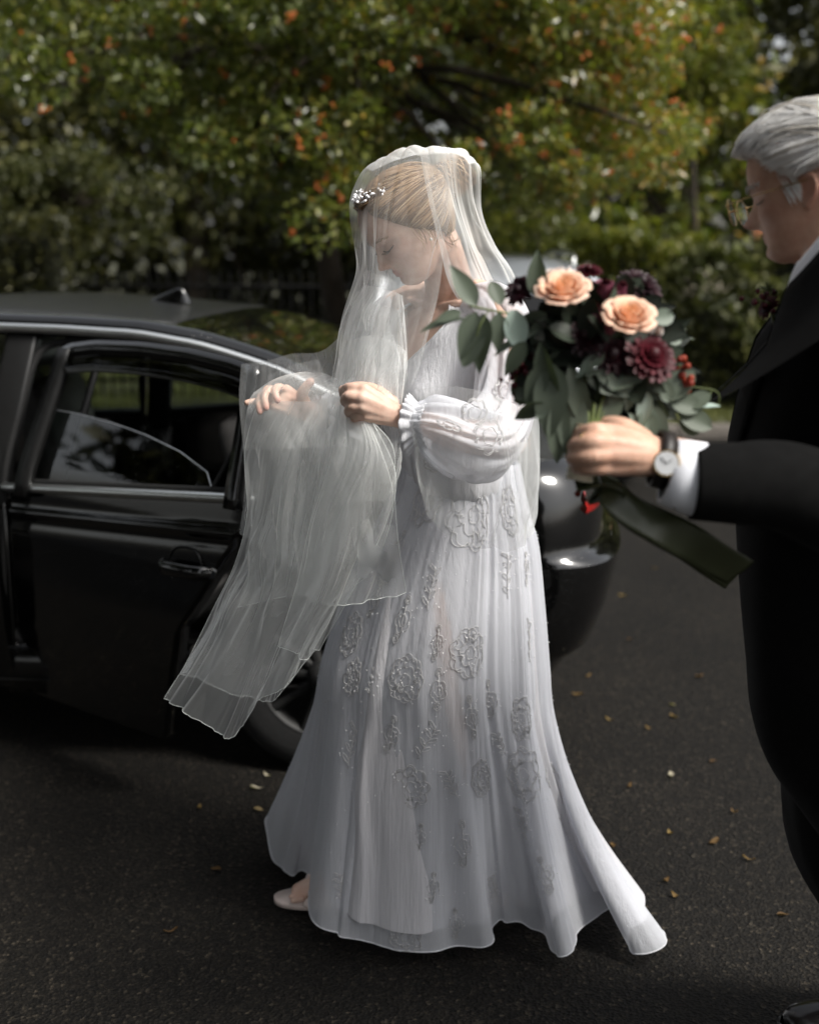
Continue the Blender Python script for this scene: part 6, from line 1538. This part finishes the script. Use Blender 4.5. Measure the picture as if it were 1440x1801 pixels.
for k, (px, py, Y, r0, mt) in enumerate([(1062, 512, 1.68, .016, 'plum'), (1090, 512, 1.69, .014, 'plum'), (1077, 522, 1.67, .013, 'plum'), (1050, 560, 1.64, .013, 'plum'), (1046, 545, 1.65, .011, 'wine'), (1072, 575, 1.63, .011, 'plum'), (1146, 578, 1.66, .008, 'cream'), (1160, 582, 1.66, .007, 'cream'), (1135, 560, 1.66, .009, 'wine')]):
    mb = MB(); c = P(px, py, Y); rr = np.random.default_rng(k); Bm = fr3(np.array([rr.normal() * .4, -.6, .8]), k)
    for j in range(5):
        g_ = petal_grid(r0 * .9, r0 * 1.5, -r0 * .3, 0, r0 * .75, 7, 6, seed=k * 7 + j) @ rotm((0, 0, 1), j * 1.2566).T; mb.grid(g_ @ Bm.T + c - Bm[:, 2] * r0 * .5, a=rr.uniform())
    obj('bud', mb, M[mt], bq)
# berries hanging at the right and below the hand
def berry_spray(pts, n, r0, seed, mat='berry_red'):
    rr = np.random.default_rng(seed); pts = cr(pts, 20); st = obj('berry_stem', MB().tube(pts, .0012, 5), M['stem'], bq); mb = MB()
    for k in range(n):
        p = pts[rr.integers(5, 20)] + rr.normal(size=3) * .008; mb.ell(p, (r0 * rr.uniform(.8, 1.2),) * 3, None, 8, 6, a=rr.uniform())
    obj('berries', mb, M[mat], st)
berry_spray([P(1150, 610, 1.68), P(1185, 630, 1.67), P(1200, 655, 1.665), P(1206, 685, 1.66)], 22, .0052, 1)
berry_spray([P(1040, 830, 1.70), P(1034, 850, 1.70), P(1030, 876, 1.70)], 12, .0045, 2)
berry_spray([P(935, 600, 1.70), P(915, 635, 1.69), P(905, 670, 1.69)], 16, .0042, 3, 'wine')
# ---- leaves: four shapes, copied, each a part
def leaf_proto(L, W, cup, bend, kind):
    rows = []
    for q in np.linspace(0, 1, 9):
        if kind == 'round': w = W * math.sin(math.pi * min(1, .03 + q * .97)) ** .55
        elif kind == 'drop': w = W * (math.sin(math.pi * q ** .75) ** .9 if q < 1 else 0)
        else: w = W * math.sin(math.pi * min(1, q)) ** .85
        w = max(w, .0006); rows.append([[q * L, u * w * .5, cup * (u * u) * w + bend * L * q * q - .0006 * (1 - abs(u))] for u in (-1, -.6, -.25, 0, .25, .6, 1)])
    return np.array(rows)
kinds = [(.058, .026, .10, -.12, 'drop'), (.050, .032, .08, -.06, 'round'), (.070, .024, .14, -.22, 'long'), (.040, .028, .10, -.05, 'round'), (.062, .030, .05, -.15, 'drop')]
pm = {}
def leaf(px, py, Y, d, nrmv, ki, sc_=1.0, tone=.5, mat='eucalyptus', lab=None):
    """leaf with its base at the point, growing along d, its face towards nrmv"""
    key = (ki, round(tone * 8), mat); base = P(px, py, Y); d = nrm(d); n_ = nrm(np.asarray(nrmv, float) - d * (np.asarray(nrmv, float) @ d)); s_ = np.cross(n_, d)
    if key not in pm:
        o = obj('leaf', MB().grid(leaf_proto(*kinds[ki]), a=round(tone * 8) / 8), M[mat], None); pm[key] = o; o.parent = bq
    else:
        o = pm[key].copy(); sc.collection.objects.link(o); o.parent = bq
    B_ = basis(d, s_, n_) * sc_; m4 = Matrix.Identity(4)
    for i in range(3):
        for j in range(3): m4[i][j] = float(B_[i, j])
    rl = root_loc(bq)
    for i in range(3): m4[i][3] = float(base[i] - rl[i])
    o.matrix_local = m4; return o
def D2(dx, dy, dz=0.0):
    """direction: right, down in the photograph's sense, dz away from the camera"""
    return np.array([dx, dz, -dy])
FACE = np.array([-.1, -.9, .45])
stems = MB()
def stem(pts, r0=.0016): stems.tube(cr([P(*p) for p in pts], 14), r0, 6)
# left eucalyptus spray
stem([(985, 600, 1.70), (925, 560, 1.69), (860, 545, 1.68), (826, 538, 1.68)], .0018); stem([(860, 545, 1.68), (845, 570, 1.67), (838, 590, 1.67)], .0012)
for (px, py, dx, dy, dz, ki, s_, tn, fc_) in [(838, 537, -.55, -.85, 0, 0, 1.15, .5, FACE), (812, 548, -1, .30, -.1, 0, .70, .4, (0, -.7, .5)), (818, 560, -1, .12, .1, 2, .95, .2, (0, -.5, .9)), (838, 548, -.35, .9, -.1, 0, 1.2, .55, FACE), (850, 550, -.15, 1, -.25, 4, 1.35, .42, (-.6, -.8, .1)), (850, 575, -.5, .9, -.1, 1, 1.25, .48, (-.7, -.7, .2)),
                                              (878, 548, -.05, 1, -.1, 4, .9, .55, FACE), (903, 545, .15, 1, -.2, 1, 1.05, .95, (-.2, -.8, .6)), (880, 535, -.3, -.75, .2, 3, .9, .3, (0, -.6, .8)), (945, 525, -.05, -1, 0, 0, 1.15, .38, (-.4, -.9, .1)), (930, 590, -.9, .35, 0, 2, .8, .62, (.1, -.5, .9)), (948, 580, -.9, .3, .1, 0, .8, .6, (0, -.6, .8)),
                                              (1020, 583, -.95, .18, -.1, 2, .75, .86, (.1, -.4, .9)), (985, 575, -.35, .9, -.2, 4, .9, .4, FACE), (960, 560, -.3, .95, 0, 3, 1.1, .35, FACE)]:
    leaf(px, py, BYD - .02, D2(dx, dy, dz), fc_, ki, s_, tn)
# right eucalyptus spray
stem([(1120, 660, 1.68), (1180, 680, 1.67), (1225, 700, 1.67), (1250, 690, 1.67)], .0012); stem([(1150, 690, 1.66), (1175, 730, 1.66), (1205, 745, 1.66)], .0012); stem([(1195, 678, 1.68), (1232, 682, 1.68), (1262, 690, 1.68), (1264, 716, 1.68)], .0008)
for (px, py, dx, dy, dz, ki, s_, tn, fc_) in [(1165, 700, .55, -.5, 0, 1, 1.15, .45, FACE), (1180, 705, .9, .2, -.1, 3, 1.1, .35, FACE), (1195, 725, .9, .4, -.2, 1, 1.0, .25, FACE), (1210, 715, .8, -.5, 0, 3, .9, .4, (-.3, -.8, .4)), (1225, 718, .95, -.25, .1, 2, .5, .95, (0, -.4, .9)), (1150, 715, .1, 1, -.1, 1, 1.1, .45, FACE), (1195, 740, .8, .5, 0, 3, .85, .3, FACE), (1140, 690, -.2, .8, -.2, 0, .9, .95, (-.5, -.8, .2)),
                                              (1130, 735, -.1, 1, -.15, 1, 1.0, .6, FACE), (1105, 725, .6, .7, -.1, 2, .8, .75, FACE), (1165, 670, .3, .9, -.2, 3, .8, .45, FACE), (1120, 660, -.3, .9, -.3, 0, .9, .5, FACE), (1065, 620, -.85, .6, -.2, 0, .95, .72, (-.2, -.6, .8)), (1050, 690, .7, -.35, -.25, 2, .95, .66, (-.2, -.6, .8)), (1030, 655, .95, .45, -.3, 4, 1.1, .45, FACE),
                                              (1010, 690, -.1, 1, -.25, 4, 1.5, .5, FACE), (975, 640, -.12, 1, -.2, 4, 1.7, .45, (-.4, -.9, .1)), (950, 600, .15, 1, -.1, 2, 1.5, .3, (-.6, -.8, .1)), (985, 690, -.05, 1, -.25, 2, 1.4, .5, FACE), (1035, 700, .05, 1, -.2, 4, 1.2, .4, FACE), (1090, 690, -.5, .85, -.25, 4, 1.0, .35, FACE), (1000, 640, .3, 1, -.25, 2, 1.3, .25, FACE),
                                              (960, 640, -.4, .9, .1, 0, 1.2, .35, FACE), (925, 600, -.5, .8, .1, 0, 1.0, .3, FACE)]:
    leaf(px, py, BYD - .045, D2(dx, dy, dz), fc_, ki, s_, tn)
# dark black-green foliage filling the middle
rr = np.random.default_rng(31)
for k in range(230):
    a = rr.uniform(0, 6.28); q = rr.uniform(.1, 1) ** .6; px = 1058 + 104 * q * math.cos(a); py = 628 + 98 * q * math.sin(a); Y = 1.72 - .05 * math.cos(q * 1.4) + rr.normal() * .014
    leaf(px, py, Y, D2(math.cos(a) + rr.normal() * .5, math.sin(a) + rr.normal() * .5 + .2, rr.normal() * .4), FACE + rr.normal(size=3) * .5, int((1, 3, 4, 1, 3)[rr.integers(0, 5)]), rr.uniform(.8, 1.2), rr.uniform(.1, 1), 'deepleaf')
for k in range(34):
    a = rr.uniform(0, 6.28); px = 1052 + 128 * math.cos(a); py = 635 + 112 * math.sin(a)
    if py < 560: continue
    leaf(px, py, 1.70 + rr.normal() * .03, D2(math.cos(a) + rr.normal() * .3, math.sin(a) * .8 + .4, rr.normal() * .3), FACE + rr.normal(size=3) * .4, int((1, 3, 0, 1, 3)[rr.integers(0, 5)]), rr.uniform(.6, 1.0), rr.uniform(.2, .7))
# stems gathered into the hand, ivory binding, cut ends
for k in range(16):
    a = 2 * math.pi * k / 16; stems.tube(cr([P(1052 + 70 * math.cos(a), 660 + 20 * math.sin(a), 1.70 + .03 * math.sin(a)), P(1040 + 14 * math.cos(a), 750, 1.655 + .012 * math.sin(a)), P(1026 + 9 * math.cos(a), 840, 1.640 + .01 * math.sin(a))], 14), .0028, 6)
obj('stems', stems, M['stem'], bq)
b0, b1 = P(1034, 748, 1.652), P(1018, 846, 1.640); axb = nrm(b1 - b0); x_ = nrm(np.cross(axb, np.array([0, 1.0, 0]))); y_ = np.cross(axb, x_); rows = []
for q in np.linspace(0, 1, 40): rows.append([b0 + (b1 - b0) * q + (x_ * math.cos(t) + y_ * math.sin(t)) * (.0190 + .0010 * math.sin(q * 60 + t)) for t in np.linspace(0, 2 * np.pi, 32, endpoint=False)])
o = obj('binding', MB().grid(np.array(rows), True), M['ribbon_ivory'], bq)
mb = MB().grid(np.array([[b1 + (x_ * math.cos(t) + y_ * math.sin(t)) * .019 * k for t in np.linspace(0, 2 * np.pi, 20, endpoint=False)] for k in (.02, .5, 1)]), True); obj('cut_ends', mb, M['stem'], bq)
# olive ribbon trailing to the man's coat
cl = cr([P(1052, 838, 1.66), P(1070, 862, 1.64), P(1105, 895, 1.63), (P(1160, 925, 1.63)), P(1215, 955, 1.65), P(1262, 985, 1.69), P(1300, 1006, 1.72)], 60)
for nm, off_, wd0, ph in (('ribbon', 0, .052, 0), ('ribbon', .012, .048, .8)):
    rows = []
    for k, p in enumerate(cl):
        q = k / 59; t_ = nrm(cl[min(k + 1, 59)] - cl[max(k - 1, 0)]); w_ = nrm(np.cross(t_, np.array([.0, 1.0, 0]))); d_ = np.cross(w_, t_); tw = .35 * math.sin(q * 5 + ph) + .3
        wv = w_ * math.cos(tw) + d_ * math.sin(tw); wd1 = wd0 * min(1, .35 + q * 3.2)
        rows.append([p + wv * wd1 * (u - .5) + d_ * (.004 * math.cos(u * 3.1) + .005 * math.sin(q * 9 + u * 2 + ph) + off_) + np.array([0, 0, -.012 * off_ / .012 * q]) for u in np.linspace(0, 1, 9)])
    o = obj(nm, MB().grid(np.array(rows)), M['ribbon_green'], bq); solid(o, .0006, 0)
c = P(1056, 842, 1.655)
for k in range(3):
    a = .6 + k * 1.1; L = .035; pts = [c, c + np.array([math.cos(a) * L, -.01, -math.sin(a) * L * .6]), c + np.array([math.cos(a + .5) * L * .9, .008, -math.sin(a + .5) * L * .7 - .008]), c]
    pts = cr(pts, 20); rows = [[p + np.array([0, u * .018, u * .006]) for u in np.linspace(-1, 1, 5)] for p in pts]; o = obj('bow_loop', MB().grid(np.array(rows)), M['ribbon_green'], bq); solid(o, .0006, 0)
# ------------------------------------------------------------------ buttonhole on the far lapel
bh = thing('boutonniere', 'small wine red buttonhole flower pinned to the man\'s far lapel', 'flower', P(1352, 530, 1.88)); bq_keep = bq; bq = bh
dahlia('bloom', P(1352, 540, 1.87), np.array([-.7, -.3, .4]), .022, M['wine'], 21, 5, 12)
berry_spray([P(1368, 540, 1.87), P(1345, 530, 1.86), P(1332, 525, 1.86)], 16, .0042, 22, 'wine')
mb = MB()
for k in range(14):
    a = rr.uniform(2.2, 4.6); p0 = P(1362, 520, 1.87); mb.tube(cr([p0, p0 + np.array([-.008 + .004 * rr.normal(), -.004, .008]), p0 + np.array([-.016 + .01 * rr.normal(), -.006 + .006 * rr.normal(), .012 + .008 * rr.normal()])], 6), .0011, 5)
obj('sprig', mb, M['stem'], bh)
obj('stem', MB().tube([P(1358, 550, 1.87), P(1362, 572, 1.875)], .003, 6), M['stem'], bh)
